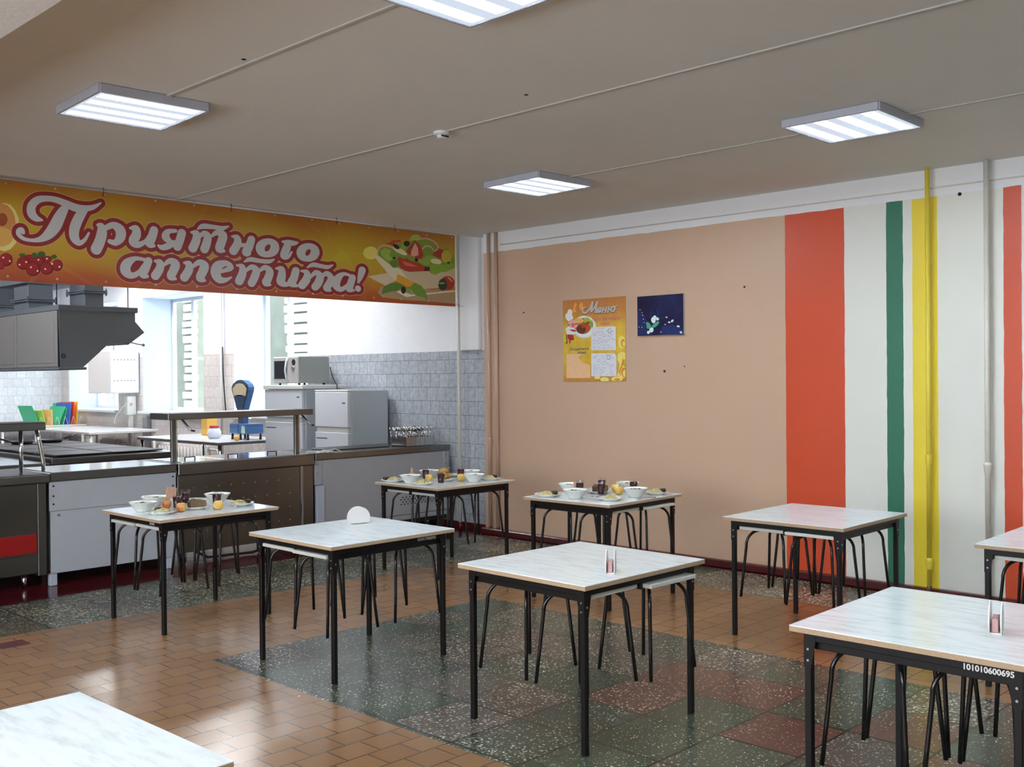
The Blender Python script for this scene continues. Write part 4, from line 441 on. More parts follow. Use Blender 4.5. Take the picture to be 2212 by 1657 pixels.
# ---------------------------------------------------------------- tables and hanging stools
TX, TY, TZ = .888, .809, .75
TABLES = [  # x, y, rot, slide axis of the stools, laminate, long name used in labels
 (3.595, 6.598, .011, 'x', 'laminate_b', 'laid table nearest the serving counter'),
 (3.705, 4.905, -.002, 'x', 'laminate_c', 'bare table before the laid counter table'),
 (5.989, 6.611, -.002, 'x', 'laminate_b', 'laid table in the far corner of the hall'),
 (6.032, 4.901, .019, 'y', 'laminate', 'laid table against the peach wall'),
 (3.817, 3.235, -.016, 'y', 'laminate', 'bare table in the centre foreground'),
 (6.057, 3.188, .008, 'x', 'laminate_b', 'bare table in front of the red stripe'),
 (3.786, 1.464, .017, 'y', 'laminate', 'bare front table with the long painted number'),
 (6.013, 1.632, .024, 'x', 'laminate', 'bare table cut off by the right edge'),
 (.827, 2.553, .022, 'y', 'laminate_b', 'nearest table whose corner fills the lower left')]
TL = ['dining table laid with lunch nearest the steel and white serving counter',
 'bare marbled table with a round napkin holder, in front of the laid counter table',
 'dining table laid with lunch in the far corner beside the grey tiles',
 'dining table laid with lunch standing against the peach wall',
 'bare marbled table in the centre foreground on the dark terrazzo',
 'bare marbled table reflecting the red stripe, near the striped wall',
 'bare marbled front table with a long white painted number on its black frame',
 'bare table near the wall, mostly cut off at the right edge of the photo',
 'nearest bare marbled table, only its corner showing at the lower left']
def text_mesh(body, size, extrude=0.0, shear=0.0, offset=0.0):
    cu = bpy.data.curves.new('lettering', 'FONT'); cu.body = body; cu.size = size; cu.extrude = extrude; cu.shear = shear; cu.offset = offset; cu.resolution_u = 3
    o = bpy.data.objects.new('lettering', cu); C.objects.link(o); dg = bpy.context.evaluated_depsgraph_get()
    me = bpy.data.meshes.new_from_object(o.evaluated_get(dg)); bpy.data.objects.remove(o); bpy.data.curves.remove(cu); return me
def text_obj(name, body, size, m, parent, loc, rot, **kw):
    me = text_mesh(body, size, **kw); me.materials.clear(); me.materials.append(M[m]); o = bpy.data.objects.new(name, me); C.objects.link(o)
    o.parent = parent; o.location = loc; o.rotation_euler = rot; return o
def make_table(axis, lam):
    t = thing('dining_table', '', 'table')
    q = MB(); q.box((-TX/2, -TY/2, TZ-.0035), (TX/2, TY/2, TZ), lam, .001); top = q.build('tabletop', parent=t)
    q = MB(); q.box((-TX/2, -TY/2, TZ-.022), (TX/2, TY/2, TZ-.0036), 'chipboard_edge', .001); q.build('edge_band', parent=top, label='raw chipboard edge')
    lx, ly = TX/2-.052, TY/2-.052; w = .0135
    q = MB(); z0, z1 = .694, .728
    for s in (-1, 1):
        q.box((-lx, s*ly-w, z0), (lx, s*ly+w, z1), 'black_metal', .002); q.box((s*lx-w, -ly, z0), (s*lx+w, ly, z1), 'black_metal', .002)
    q.build('frame', parent=t)
    for sx in (-1, 1):
        for sy in (-1, 1):
            q = MB(); q.box((sx*lx-w, sy*ly-w, 0), (sx*lx+w, sy*ly+w, .6935), 'black_metal', .003)
            leg = q.build('leg', parent=t)
            q = MB(); o1, o2 = sx*(lx+w), sy*(ly+w)
            # folded corner plates, tapering to the leg
            a = sx*(lx+w+.0015); b = sy*(ly+w+.0015)
            q.prism([(sy*(ly+w), .728), (sy*(ly-.03), .728), (sy*(ly-.03), .69), (sy*(ly-w), .60), (sy*(ly+w), .60)], 0, min(a, o1), max(a, o1), 'black_metal')
            q.prism([(sx*(lx+w), .728), (sx*(lx-.03), .728), (sx*(lx-.03), .69), (sx*(lx-w), .60), (sx*(lx+w), .60)], 1, min(b, o2), max(b, o2), 'black_metal')
            br = q.build('corner_bracket', parent=leg)
            for zz in (.665, .625):
                q = MB(); q.tube([(a, sy*(ly-.002), zz), (a+sx*.003, sy*(ly-.002), zz)], .0045, 'bolt', 8); q.build('bolt', parent=leg)
            q = MB(); q.tube([(sx*(lx-.002), b, .645), (sx*(lx-.002), b+sy*.003, .645)], .0045, 'bolt', 8); q.build('bolt', parent=leg)
    # angle rails the stools hang in
    for u in (-1, 0, 1):
        q = MB()
        if axis == 'y': q.box((u*.378-.008, -ly-.01, .664), (u*.378+.008, ly+.01, .6935), 'black_metal', .002)
        else: q.box((-lx-.01, u*.343-.008, .664), (lx+.01, u*.343+.008, .6935), 'black_metal', .002)
        q.build('stool_rail', parent=t)
    return t
tab_proto = {}
def make_stool(axis):
    t = thing('stool', '', 'stool')
    sx, sy = (.354, .325) if axis == 'y' else (.36, .322)
    q = MB(); q.box((-sx/2, -sy/2, .669), (sx/2, sy/2, .6895), 'seat_white', .004, 2); q.build('seat', parent=t)
    for ax in (-1, 1):
        for ay in (-1, 1):
            fx, fy = ax*.172, ay*.155; tx, ty = ax*.144, ay*.130; pts = [(fx, fy, .243), (fx*.5+tx*.5, fy*.5+ty*.5, .40), (tx, ty, .56)]
            for k in range(1, 10):
                a = PI/2*k/9; r = .092; d = 1-math.cos(a)
                pts.append((tx - ax*r*.75*d, ty - ay*r*.66*d, .5685+.0915*math.sin(a)))
            pts.append((tx-ax*.115, ty-ay*.102, .66))
            q = MB(); q.tube(pts, .0088, 'black_tube', 10); q.build('leg', parent=t)
    return t
DEFOFF = {'y': [(-.185, -.19), (.185, -.19), (-.185, .17), (.185, .17)], 'x': [(-.20, .165), (-.20, -.165), (.19, .165), (.19, -.165)]}
SPEC = {4: [(-.189, -.185), (.187, -.245), (-.189, .185), (.187, .15)], 1: [(-.222, .17), (-.238, -.16), (.25, .17), (.232, -.16)],
        0: [(-.235, .17), (-.225, -.16), (.2, .17), (.2, -.16)], 2: [(-.19, .17), (-.20, -.16), (.21, .17), (.22, -.16)],
        3: [(-.187, -.18), (.187, -.235), (-.187, .17), (.187, .16)], 5: [(-.20, .165), (-.225, -.165), (.19, .165), (.19, -.165)]}
WHERE = {(-1, -1): 'nearest of four', (1, -1): 'right one of four', (-1, 1): 'left one of four', (1, 1): 'farthest of four'}
SN = ['laid counter table', 'table with the round holder', 'laid corner table', 'laid peach-wall table', 'centre foreground table', 'table before the red stripe', 'front table with the long number', 'table at the right edge', '']
def furniture():
    protos = {}; st = {}
    for i, (x, y, r, ax, lam, _) in enumerate(TABLES):
        if (ax, lam) not in protos:
            o = protos[(ax, lam)] = make_table(ax, lam); o.location = (x, y, 0); o.rotation_euler = (0, 0, r); o['label'] = TL[i]; o['group'] = 'dining tables'
        else: o = dup(protos[(ax, lam)], (x, y, 0), r, TL[i])
        if i == 8: continue
        spots = SPEC.get(i, DEFOFF[ax])
        for dx, dy in spots:
            lab = 'white-seat stool hung under the %s, %s' % (SN[i], WHERE[(1 if dx > 0 else -1, 1 if dy > 0 else -1)])
            loc = (x+dx*math.cos(r)-dy*math.sin(r), y+dx*math.sin(r)+dy*math.cos(r), 0)
            if ax not in st:
                s = st[ax] = make_stool(ax); s.location = loc; s.rotation_euler = (0, 0, r); s['label'] = lab; s['group'] = 'stools hung under the tables'
            else: dup(st[ax], loc, r, lab)
    tabs = [o for o in C.objects if o.parent is None and o.name.split('.')[0] == 'dining_table']
    def find(i): return min(tabs, key=lambda o: (o.location.x-TABLES[i][0])**2+(o.location.y-TABLES[i][1])**2)
    lx, ly = TX/2-.052, TY/2-.052
    text_obj('painted_number', '101010600695', .0265, 'number_paint', find(6), (-lx-.0155, -.185, .6955), (PI/2, 0, -PI/2), offset=.0009)
    text_obj('painted_number', '101017000095', .024, 'number_paint', find(1), (.185, -ly-.0155, .7005), (PI/2, 0, 0), offset=.0004)
    text_obj('painted_number', '101010', .022, 'number_paint', find(0), (-lx-.0155, -.20, .7005), (PI/2, 0, -PI/2), offset=.0003)
furniture()

# ---------------------------------------------------------------- napkin holders, crockery and food
def make_holder(r=.068):
    t = thing('napkin_holder', '', 'napkin holder')
    def disc(y):
        q = MB(); a0 = -math.asin(.036/r); pts = [(r*math.cos(a), .036+r*math.sin(a)) for a in [a0+(PI-2*a0)*k/28 for k in range(29)]]
        q.prism(pts, 1, y-.002, y+.002, 'holder_plastic'); return q
    for y in (-.019, .019): disc(y).build('side_plate', parent=t)
    q = MB(); q.box((-.05, -.021, 0), (.05, .021, .006), 'holder_plastic', .001); q.build('base', parent=t)
    q = MB(); q.box((-.045, -.009, .0065), (.045, .011, .052), 'napkin_pink', .002); q.build('napkins', parent=t)
    return t
h0 = make_holder()
h0.location = (3.90, 5.10, TZ); h0.rotation_euler = (0, 0, -.30); h0['label'] = 'round white napkin holder seen broadside on the bare table nearer the counter'; h0['group'] = 'napkin holders on bare tables'
dup(h0, (3.690, 2.955, TZ), .60, 'narrow white napkin holder seen edge-on, on the centre foreground table')
dup(h0, (3.722, 1.284, TZ), .27, 'narrow white napkin holder on the numbered front table at the right')

def make_glass():
    t = thing('drinking_glass', '', 'glass')
    q = MB(); q.lathe([(0, 0), (.0255, 0), (.0268, .004), (.034, .105), (.0325, .105), (.0252, .009), (0, .008)], m='clear_glass', n=24); q.build('tumbler', parent=t)
    q = MB(); q.lathe([(0, .0095), (.0248, .0100), (.0312, .084), (0, .084)], m='drink', n=24); q.build('drink', parent=t, label='dark red fruit drink')
    return t
def make_bowl():
    t = thing('soup_bowl', '', 'bowl')
    q = MB(); q.lathe([(0, .003), (.038, .003), (.040, 0), (.044, .001), (.046, .008), (.072, .038), (.090, .062), (.094, .066), (.092, .0675), (.087, .064), (.068, .038), (.040, .010), (0, .009)], m='porcelain', n=36); q.build('bowl_body', parent=t)
    q = MB(); q.lathe([(0, .0555), (.0835, .0555)], m='soup', n=36); s = q.build('soup', parent=t, recalc=False)
    rnd = random.Random(4); q = MB()
    for k in range(9):
        a, r = rnd.uniform(0, 6.28), rnd.uniform(0, .06); q.blob((r*math.cos(a), r*math.sin(a), .058), (rnd.uniform(.010, .022), .010, .0045), 'herbs', k, .3, 1)
    q.build('herbs', parent=s, kind='stuff')
    return t
def make_plate(r=.1):
    q = MB(); q.lathe([(0, .004), (.055, .004), (.058, 0), (.062, .001), (.064, .007), (r, .019), (r-.001, .0215), (.066, .011), (.058, .0075), (0, .007)], m='porcelain', n=40)
    return q.build('dinner_plate')
def make_apple(m):
    t = thing('apple', '', 'fruit')
    q = MB(); q.lathe([(0, .006), (.010, .001), (.020, .003), (.030, .014), (.0345, .032), (.032, .048), (.022, .059), (.010, .060), (.003, .054), (0, .052)], m=m, n=22); q.build('apple_body', parent=t)
    q = MB(); q.tube([(0, 0, .052), (.002, .001, .062), (.005, .002, .069)], .0016, 'stem', 6); q.build('stem', parent=t)
    return t
def make_spoon():
    q = MB()
    q.blob((0, 0, .006), (.022, .014, .004), 'spoon_steel', 1, 0, 2); q.tube([(.018, 0, .007), (.06, 0, .012), (.11, 0, .010), (.155, 0, .006)], [.0022, .002, .0028, .004], 'spoon_steel', 6); return q.build('spoon')
def pile(name, m, n, rx, ry, h, seed, sz):
    rnd = random.Random(seed); q = MB()
    q.blob((0, 0, h*.35), (rx*.8, ry*.8, h*.45), m, seed, .2, 2)
    for k in range(n):
        a, r = rnd.uniform(0, 6.28), math.sqrt(rnd.random()); z = h*(1-r*r)*.8
        q.blob((r*math.cos(a)*rx, r*math.sin(a)*ry, z+sz*.5), (rnd.uniform(.6, 1.5)*sz, rnd.uniform(.6, 1.2)*sz, sz*.7), m, k+seed, .3, 1)
    return q.build(name)
G0, B0, P0 = make_glass(), make_bowl(), make_plate()
AR, AY, SP = make_apple('apple_red'), make_apple('apple_yellow'), make_spoon()
MA = pile('mashed_potato', 'mash', 44, .060, .050, .030, 3, .009); CB = pile('cabbage_salad', 'cabbage', 26, .032, .036, .022, 9, .006)
q = MB(); q.blob((0, 0, .013), (.033, .026, .015), 'cutlet', 5, .08, 3); CU = q.build('cutlet')
q = MB(); q.prism([(-.055, 0), (.045, 0), (.058, .022), (.05, .05), (-.02, .06), (-.06, .045)], 1, -.006, .006, 'bread', 'crust'); BR = q.build('bread_slice')
q = MB(); q.blob((0, 0, .03), (.05, .03, .028), 'bun', 8, .12, 3); BU = q.build('bread_bun')
SRC = [G0, B0, P0, AR, AY, SP, MA, CB, CU, BR, BU]
def make_food_holder(white):
    t = thing('napkin_stand', '', 'napkin holder')
    q = MB(); q.prism([(-.045, 0), (.045, 0), (.045, .03), (0, .062), (-.045, .03)], 1, -.016, -.013, 'holder_plastic'); q.prism([(-.045, 0), (.045, 0), (.045, .03), (0, .062), (-.045, .03)], 1, .013, .016, 'holder_plastic')
    q.box((-.045, -.016, 0), (.045, .016, .003), 'holder_plastic'); q.build('stand', parent=t)
    return t
H2 = make_food_holder(True); SRC.append(H2)
def make_napkins(big):
    q = MB(); h = .135 if big else .10; w_ = .078 if big else .026
    for k in range(5):
        y = -.009+.0042*k; s = .006*k
        q.prism([(-w_+s, 0), (w_*.7+s, 0), (w_+s, h*.86), (-w_*.5+s, h)], 1, y, y+.0018, 'napkin_peach')
    return q.build('paper_napkins')
NB, NS_ = make_napkins(True), make_napkins(False); SRC += [NB, NS_]
TN = ['on laid counter table', 'on laid corner table', 'on laid peach-wall table']
# positions are metres from each table's centre
F = {0: dict(bowl=[(-.306, .086, 'nearest the table edge'), (-.093, .335, 'at the back, behind the napkins'), (.29, .14, 'at the right, behind a glass')],
             plate=[(-.293, -.135, 1.9, 'in front of the left bowl', 1), (.305, -.135, .5, 'nearest the right corner', 1), (.20, .30, 1, 'at the back beyond the bread', 0)],
             glass=[(-.079, .038, 'left of the bread'), (.09, .235, 'behind the bread'), (.185, -.03, 'right of the bread')],
             apple=[(-.144, -.134, 0, 'red, in front of the left glass'), (-.125, .104, 0, 'red, by the napkins'), (.088, -.215, 1, 'yellow, at the front right')],
             bread=(.0, -.07), napkin=(-.05, .20, 1), spoon=[(.22, -.22, .6, 'beside the right plate')]),
     2: dict(bowl=[(-.300, .110, 'near the left end'), (.100, -.255, 'near the front right edge'), (.33, .03, 'behind the front right bowl'), (.10, .32, 'at the back')],
             plate=[(-.335, .302, 2.6, 'at the far left corner', 1), (-.33, -.078, .3, 'nearest the front corner', 2), (.302, -.242, .6, 'at the right end', 1), (.30, .24, 1, 'at the back right', 0)],
             glass=[(-.035, .215, 'behind the apple'), (-.195, -.165, 'nearest the front corner'), (.16, .16, 'behind the bread pile'), (.215, .035, 'right of the bread pile')],
             apple=[(-.115, .08, 1, 'yellow, behind the mash plate'), (.085, -.112, 1, 'yellow, in front of the bread'), (-.185, .235, 0, 'dark red, behind the bowl')],
             bread=(.0, .0), napkin=(-.11, .315, 0), spoon=[(-.18, .02, 2.2, 'behind the mash plate')]),
     3: dict(bowl=[(-.294, .026, 'near the left end'), (.05, -.262, 'near the front right edge'), (.345, .03, 'behind the right glass'), (-.0, .32, 'at the back left')],
             plate=[(-.331, .265, .2, 'at the left corner', 1), (-.222, -.244, .4, 'nearest the front corner', 2), (.294, -.275, .2, 'at the right end', 1)],
             glass=[(-.063, .174, 'beside the orange napkins'), (-.035, -.01, 'in front of the bread'), (.195, .165, 'behind the bread'), (.262, -.09, 'at the right')],
             apple=[(.215, .045, 1, 'yellow, behind'), (.100, -.075, 1, 'yellow-red, in front')],
             bread=(.08, .10), napkin=(-.172, .135, 0), spoon=[(-.16, -.06, 2.4, 'left of the front glass'), (-.06, -.37, -.3, 'beside the front bowl')])}
def serve():
    for gi, (ti, d) in enumerate(F.items()):
        cx, cy, r = TABLES[ti][:3]; z = TZ+.0005; tn = TN[gi]
        def W(dx, dy, dz=0.0): return (cx+dx*math.cos(r)-dy*math.sin(r), cy+dx*math.sin(r)+dy*math.cos(r), z+dz)
        for x, y, l in d['bowl']: dup(B0, W(x, y), x*9, 'white soup bowl %s, %s' % (tn, l), 'soup bowls')
        for x, y, l in d['glass']: dup(G0, W(x, y), 0, 'glass of red drink %s, %s' % (tn, l), 'glasses of red drink')
        for x, y, k, l in d['apple']: o = dup(AY if k else AR, W(x, y), x*30, 'apple %s, %s' % (tn, l), 'apples')
        for x, y, a, l, kind in d['plate']:
            p_ = dup(P0, W(x, y), 0, 'white dinner plate %s, %s' % (tn, l), 'dinner plates'); p_['category'] = 'plate'
            if kind:
                o = dup(MA, W(x-.012*math.cos(a), y-.012*math.sin(a), .0085), a, 'yellow garnish on plate, %s, %s' % (tn, l), 'portions of garnish'); o['category'] = 'food'
                o = dup(CB, W(x+.045*math.cos(a+2.2), y+.045*math.sin(a+2.2), .0085), a, 'shredded cabbage on plate, %s, %s' % (tn, l), 'portions of cabbage'); o['category'] = 'food'
            else:
                o = dup(CB, W(x, y, .0085), a, 'shredded cabbage on plate, %s, %s' % (tn, l), 'portions of cabbage'); o['category'] = 'food'
            if kind == 1:
                o = dup(CU, W(x+.058*math.cos(a-.6), y+.058*math.sin(a-.6), .0135), a, 'dark meat patty on plate, %s, %s' % (tn, l), 'meat patties'); o['category'] = 'food'
        for x, y, a, l in d['spoon']: o = dup(SP, W(x, y), a, 'metal spoon %s, %s' % (tn, l), 'spoons'); o['category'] = 'cutlery'
        bx, by = d['bread']; p_ = dup(P0, W(bx, by), 0, 'low plate under the bread %s' % tn, 'bread plates'); p_['category'] = 'plate'
        names = ['front slice', 'second slice from the front', 'middle slice', 'fourth slice from the front', 'rear slice']
        if ti == 2:
            for k, (ax_, ay_, az_, rr) in enumerate(((-.025, -.02, .011, .3), (.04, .015, .012, 1.4), (.0, .02, .052, -.4))):
                o = dup(BU, W(bx+ax_, by+ay_, az_), rr, 'golden bread bun %s, %s' % (tn, ('front left of the pile', 'right of the pile', 'on top of the pile')[k]), 'bread buns'); o['category'] = 'food'
        else:
            for k in range(5):
                o = dup(BR, W(bx+.002*k, by-.034+.0155*k, .0095), .06*k-.1, 'brown bread %s, %s' % (tn, names[k]), 'bread slices'); o['category'] = 'food'
        nx, ny, big = d['napkin']
        dup(H2, W(nx, ny), .5, 'small white napkin stand %s' % tn, 'napkin stands on laid tables')
        o = dup(NB if big else NS_, W(nx, ny, .004), .5, 'peach paper napkins standing in the holder %s' % tn, 'peach napkins'); o['category'] = 'napkins'
    for s in SRC:
        for c in list(s.children_recursive): bpy.data.objects.remove(c)
        bpy.data.objects.remove(s)
serve()
# ---------------------------------------------------------------- ceiling lights and detector
def lights():
    protos = None
    spots = [(2.605, 5.36, -.05, 'square light panel on the ceiling, the one above the counter tables'), (5.77, 2.785, 0, 'square light panel on the ceiling near the striped wall'),
             (5.835, 5.35, -.045, 'farthest square light panel, over the corner tables'), (2.673, 2.805, 0, 'nearest light panel, cut off by the top of the photo'),
             (2.68, .15, 0, 'added light panel over the front tables, out of the picture'), (5.80, .15, 0, 'added light panel by the right wall, out of the picture'), (-.5, 2.8, 0, 'added light panel behind the camera, out of the picture')]  # these out-of-view panels are added to brighten the hall
    KIT_ADDED = [(2.8, 10.4, 0, 'added kitchen light panel over the left counter side, hidden above the banner'), (6.4, 10.2, 0, 'added kitchen light panel over the refrigerators, hidden above the banner'),  # unseen panels, added only to brighten the kitchen
           (6.3, 13.6, 0, 'added kitchen light panel near the middle window, hidden above the banner'), (5.6, 17.0, 0, 'added kitchen light panel near the end wall, hidden above the banner'),
           (6.9, 11.9, 0, 'added kitchen light panel over the scale table, hidden above the banner'), (6.9, 15.6, 0, 'added kitchen light panel by the switch cabinet, hidden above the banner'),
           (2.8, 13.6, 0, 'added kitchen light panel left of the extractor hood, hidden above the banner')]
    for i, (x, y, r, lab) in enumerate(spots):
        if protos is None:
            t = thing('ceiling_light', lab, 'light', (x, y, CEIL), r, 'light panels'); protos = t
            a = .292; q = MB()
            for s in (-1, 1):
                q.box((-a, s*a-.008, -.047), (a, s*a+.008, -.002), 'lamp_housing', .002); q.box((s*a-.008, -a, -.047), (s*a+.008, a, -.002), 'lamp_housing', .002)
            q.box((-a, -a, -.004), (a, a, -.001), 'lamp_housing'); q.build('housing', parent=t)
            q = MB(); q.box((-.284, -.284, -.044), (.284, .284, -.040), 'led_panel'); q.build('diffuser', parent=t)
        else: dup(protos, (x, y, CEIL), r, lab)
    bright = None
    for x, y, r, lab in KIT_ADDED:
        o = dup(protos, (x, y, 3.42), r, lab, 'added kitchen light panels')
        for c in o.children:
            if c.name.startswith('diffuser'):
                if bright is None: bright = c.data.copy(); bright.materials[0] = M['added_kitchen_led']
                c.data = bright
    t = thing('smoke_detector', 'small white smoke detector on the middle ceiling cable', 'detector', (4.237, 4.68, CEIL))
    q = MB(); q.lathe([(.05, 0), (.05, -.012), (.042, -.02), (.03, -.022)], m='plastic_white'); q.build('detector_base', parent=t)
    q = MB(); q.lathe([(.03, -.022), (.028, -.034), (.015, -.04), (0, -.04)], m='plastic_white'); q.build('sensor_dome', parent=t)
    q = MB(); q.box((-.03, -.031, -.0335), (.03, -.0285, -.0245), 'dark'); q.build('vent_slot', parent=t)
lights()

# ---------------------------------------------------------------- pipes on the right wall
def pipe(lab, x, y, r, m, bells, red=True, z1=CEIL):
    t = thing('wall_pipe', lab, 'pipe', (x, y, 0)); zt = .09
    q = MB(); q.tube([(0, 0, zt), (0, 0, z1-.001)], r, m, 14); q.build('pipe_run', parent=t)
    for z in bells:
        q = MB(); q.lathe([(r, -.07), (r*1.3, -.05), (r*1.5, -.01), (r*1.5, .0), (r*1.15, .012), (r, .014)], (0, 0, z), m, 16); q.build('pipe_joint', parent=t)
    q = MB(); q.tube([(0, 0, .0), (0, 0, zt)], r*1.02, 'red_paint', 14); q.build('painted_foot', parent=t, label='dark red painted foot')
    return t
pipe('yellow heating pipe rising in front of the yellow stripe', 7.53, 3.063, .017, 'pipe_yellow', [1.04, .28])
pipe('white heating pipe between the yellow and the narrow red stripe', 7.53, 2.648, .019, 'pipe_white', [1.0])
pipe('outer peach pipe at the corner of the peach wall', 7.555, 7.645, .018, 'pipe_peach', [1.0])
pipe('peach pipe close to the wall end, behind its twin', 7.575, 7.555, .019, 'pipe_peach', [])
pipe('thin white pipe before the tiled corner by the banner end', 7.55, 8.10, .017, 'pipe_white', [.62], z1=3.33)

# ---------------------------------------------------------------- prints: stroke lettering and flat shapes
def catmull(P, n=5):
    out = []
    for i in range(len(P)-1):
        p0, p1, p2, p3 = P[max(i-1, 0)], P[i], P[i+1], P[min(i+2, len(P)-1)]
        for k in range(n):
            t = k/n; out.append([.5*(2*b+(c-a)*t+(2*a-5*b+4*c-d)*t*t+(3*b-a-3*c+d)*t**3) for a, b, c, d in zip(p0, p1, p2, p3)])
    out.append(P[-1]); return out
def strokes(q, data, m, grow, to3, cell=.003):
    """variable-width pen strokes given as (u, v, ru, rv) in metres, merged into one flat outline (marching squares)"""
    U0, V0 = min(p_[0]-p_[2] for st in data for p_ in st)-grow-.02, min(p_[1]-p_[3] for st in data for p_ in st)-grow-.02
    U1, V1 = max(p_[0]+p_[2] for st in data for p_ in st)+grow+.02, max(p_[1]+p_[3] for st in data for p_ in st)+grow+.02
    nu, nv = int((U1-U0)/cell)+2, int((V1-V0)/cell)+2
    G = np.full((nv, nu), -1.0); us = U0+cell*np.arange(nu); vs = V0+cell*np.arange(nv)
    for st in data:
        P = catmull(st, 4)
        for a, b in zip(P, P[1:]):
            ga = max(a[3], .0006)+grow; gb = max(b[3], .0006)+grow; asp = min(max((a[2]+b[2])/max(a[3]+b[3], 1e-5), .5), 1.2); R = max(ga, gb)*1.3
            i0, i1 = int((min(a[0], b[0])-R-U0)/cell), int((max(a[0], b[0])+R-U0)/cell)+2; j0, j1 = int((min(a[1], b[1])-R-V0)/cell), int((max(a[1], b[1])+R-V0)/cell)+2
            i0, j0 = max(i0, 0), max(j0, 0); X, Y = np.meshgrid(us[i0:i1]/asp, vs[j0:j1]); ax, ay, bx, by = a[0]/asp, a[1], b[0]/asp, b[1]
            L2 = (bx-ax)**2+(by-ay)**2+1e-12; t = np.clip(((X-ax)*(bx-ax)+(Y-ay)*(by-ay))/L2, 0, 1)
            d = (ga+(gb-ga)*t)-np.hypot(X-ax-t*(bx-ax), Y-ay-t*(by-ay)); G[j0:j1, i0:i1] = np.maximum(G[j0:j1, i0:i1], d)
    field_faces(q, G, U0, V0, cell, m, to3)
def field_faces(q, G, U0, V0, cell, m, to3):
    nv, nu = G.shape; us = U0+cell*np.arange(nu); vs = V0+cell*np.arange(nv)
    ins = G > 0; cache = {}; bm = q.bm; idx = q.mi(m)
    def vert(key, u, v):
        if key not in cache: cache[key] = bm.verts.new(to3(u, v))
        return cache[key]
    def face(vl):
        if len(set(vl)) > 2:
            try: f = bm.faces.new(vl); f.material_index = idx
            except ValueError: pass
    for j in range(nv-1):
        row = ins[j, :-1].astype(int)+ins[j, 1:]+ins[j+1, 1:]+ins[j+1, :-1]; i = 0
        while i < nu-1:
            c = row[i]
            if c == 0: i += 1; continue
            if c == 4:
                k = i
                while k < nu-1 and row[k] == 4: k += 1
                face([vert((i, j), us[i], vs[j]), vert((k, j), us[k], vs[j]), vert((k, j+1), us[k], vs[j+1]), vert((i, j+1), us[i], vs[j+1])]); i = k; continue
            cs = [(i, j), (i+1, j), (i+1, j+1), (i, j+1)]; out = []
            for n_ in range(4):
                (p0, q0), (p1, q1) = cs[n_], cs[(n_+1) % 4]; g0, g1 = G[q0, p0], G[q1, p1]
                if g0 > 0: out.append(vert((p0, q0), us[p0], vs[q0]))
                if (g0 > 0) != (g1 > 0):
                    t = g0/(g0-g1); t = min(max(t, .02), .98); ky = (min((p0, q0), (p1, q1)), max((p0, q0), (p1, q1)))
                    out.append(vert(ky, us[p0]+(us[p1]-us[p0])*t, vs[q0]+(vs[q1]-vs[q0])*t))
            face(out); i += 1
def flat_text(q, body, size, m, to3, cell=.0006, **kw):
    me = text_mesh(body, size, **kw); me.calc_loop_triangles(); V = [v.co for v in me.vertices]
    T = [[(V[i].x, V[i].y) for i in t.vertices] for t in me.loop_triangles]
    U0, V0 = min(p_[0] for t in T for p_ in t)-.003, min(p_[1] for t in T for p_ in t)-.003; U1, V1 = max(p_[0] for t in T for p_ in t)+.003, max(p_[1] for t in T for p_ in t)+.003
    nu, nv = int((U1-U0)/cell)+2, int((V1-V0)/cell)+2; G = np.full((nv, nu), -1.0); us = U0+cell*np.arange(nu); vs = V0+cell*np.arange(nv)
    for (a, b, c) in T:
        ar = (b[0]-a[0])*(c[1]-a[1])-(b[1]-a[1])*(c[0]-a[0])
        if abs(ar) < 1e-12: continue
        if ar < 0: b, c = c, b
        i0 = max(int((min(a[0], b[0], c[0])-U0)/cell)-1, 0); i1 = int((max(a[0], b[0], c[0])-U0)/cell)+3; j0 = max(int((min(a[1], b[1], c[1])-V0)/cell)-1, 0); j1 = int((max(a[1], b[1], c[1])-V0)/cell)+3
        X, Y = np.meshgrid(us[i0:i1], vs[j0:j1]); d = None
        for p0, p1 in ((a, b), (b, c), (c, a)):
            L = math.hypot(p1[0]-p0[0], p1[1]-p0[1])+1e-12; e = ((p1[0]-p0[0])*(Y-p0[1])-(p1[1]-p0[1])*(X-p0[0]))/L; d = e if d is None else np.minimum(d, e)
        G[j0:j1, i0:i1] = np.maximum(G[j0:j1, i0:i1], d+.4*cell)
    field_faces(q, G, U0, V0, cell, m, to3); bpy.data.meshes.remove(me)
def print_mat(c, f):
    n = 'print_%d_%d_%d' % tuple(c)
    if n not in M: mat(n, S(*c, f), .45, var=.05, scale=25)
    return n
def shapes(q, data, f, to3, dl):
    for i, (c, pts) in enumerate(data): q.poly([to3(u, v, dl*i) for u, v in pts], print_mat(c, f))
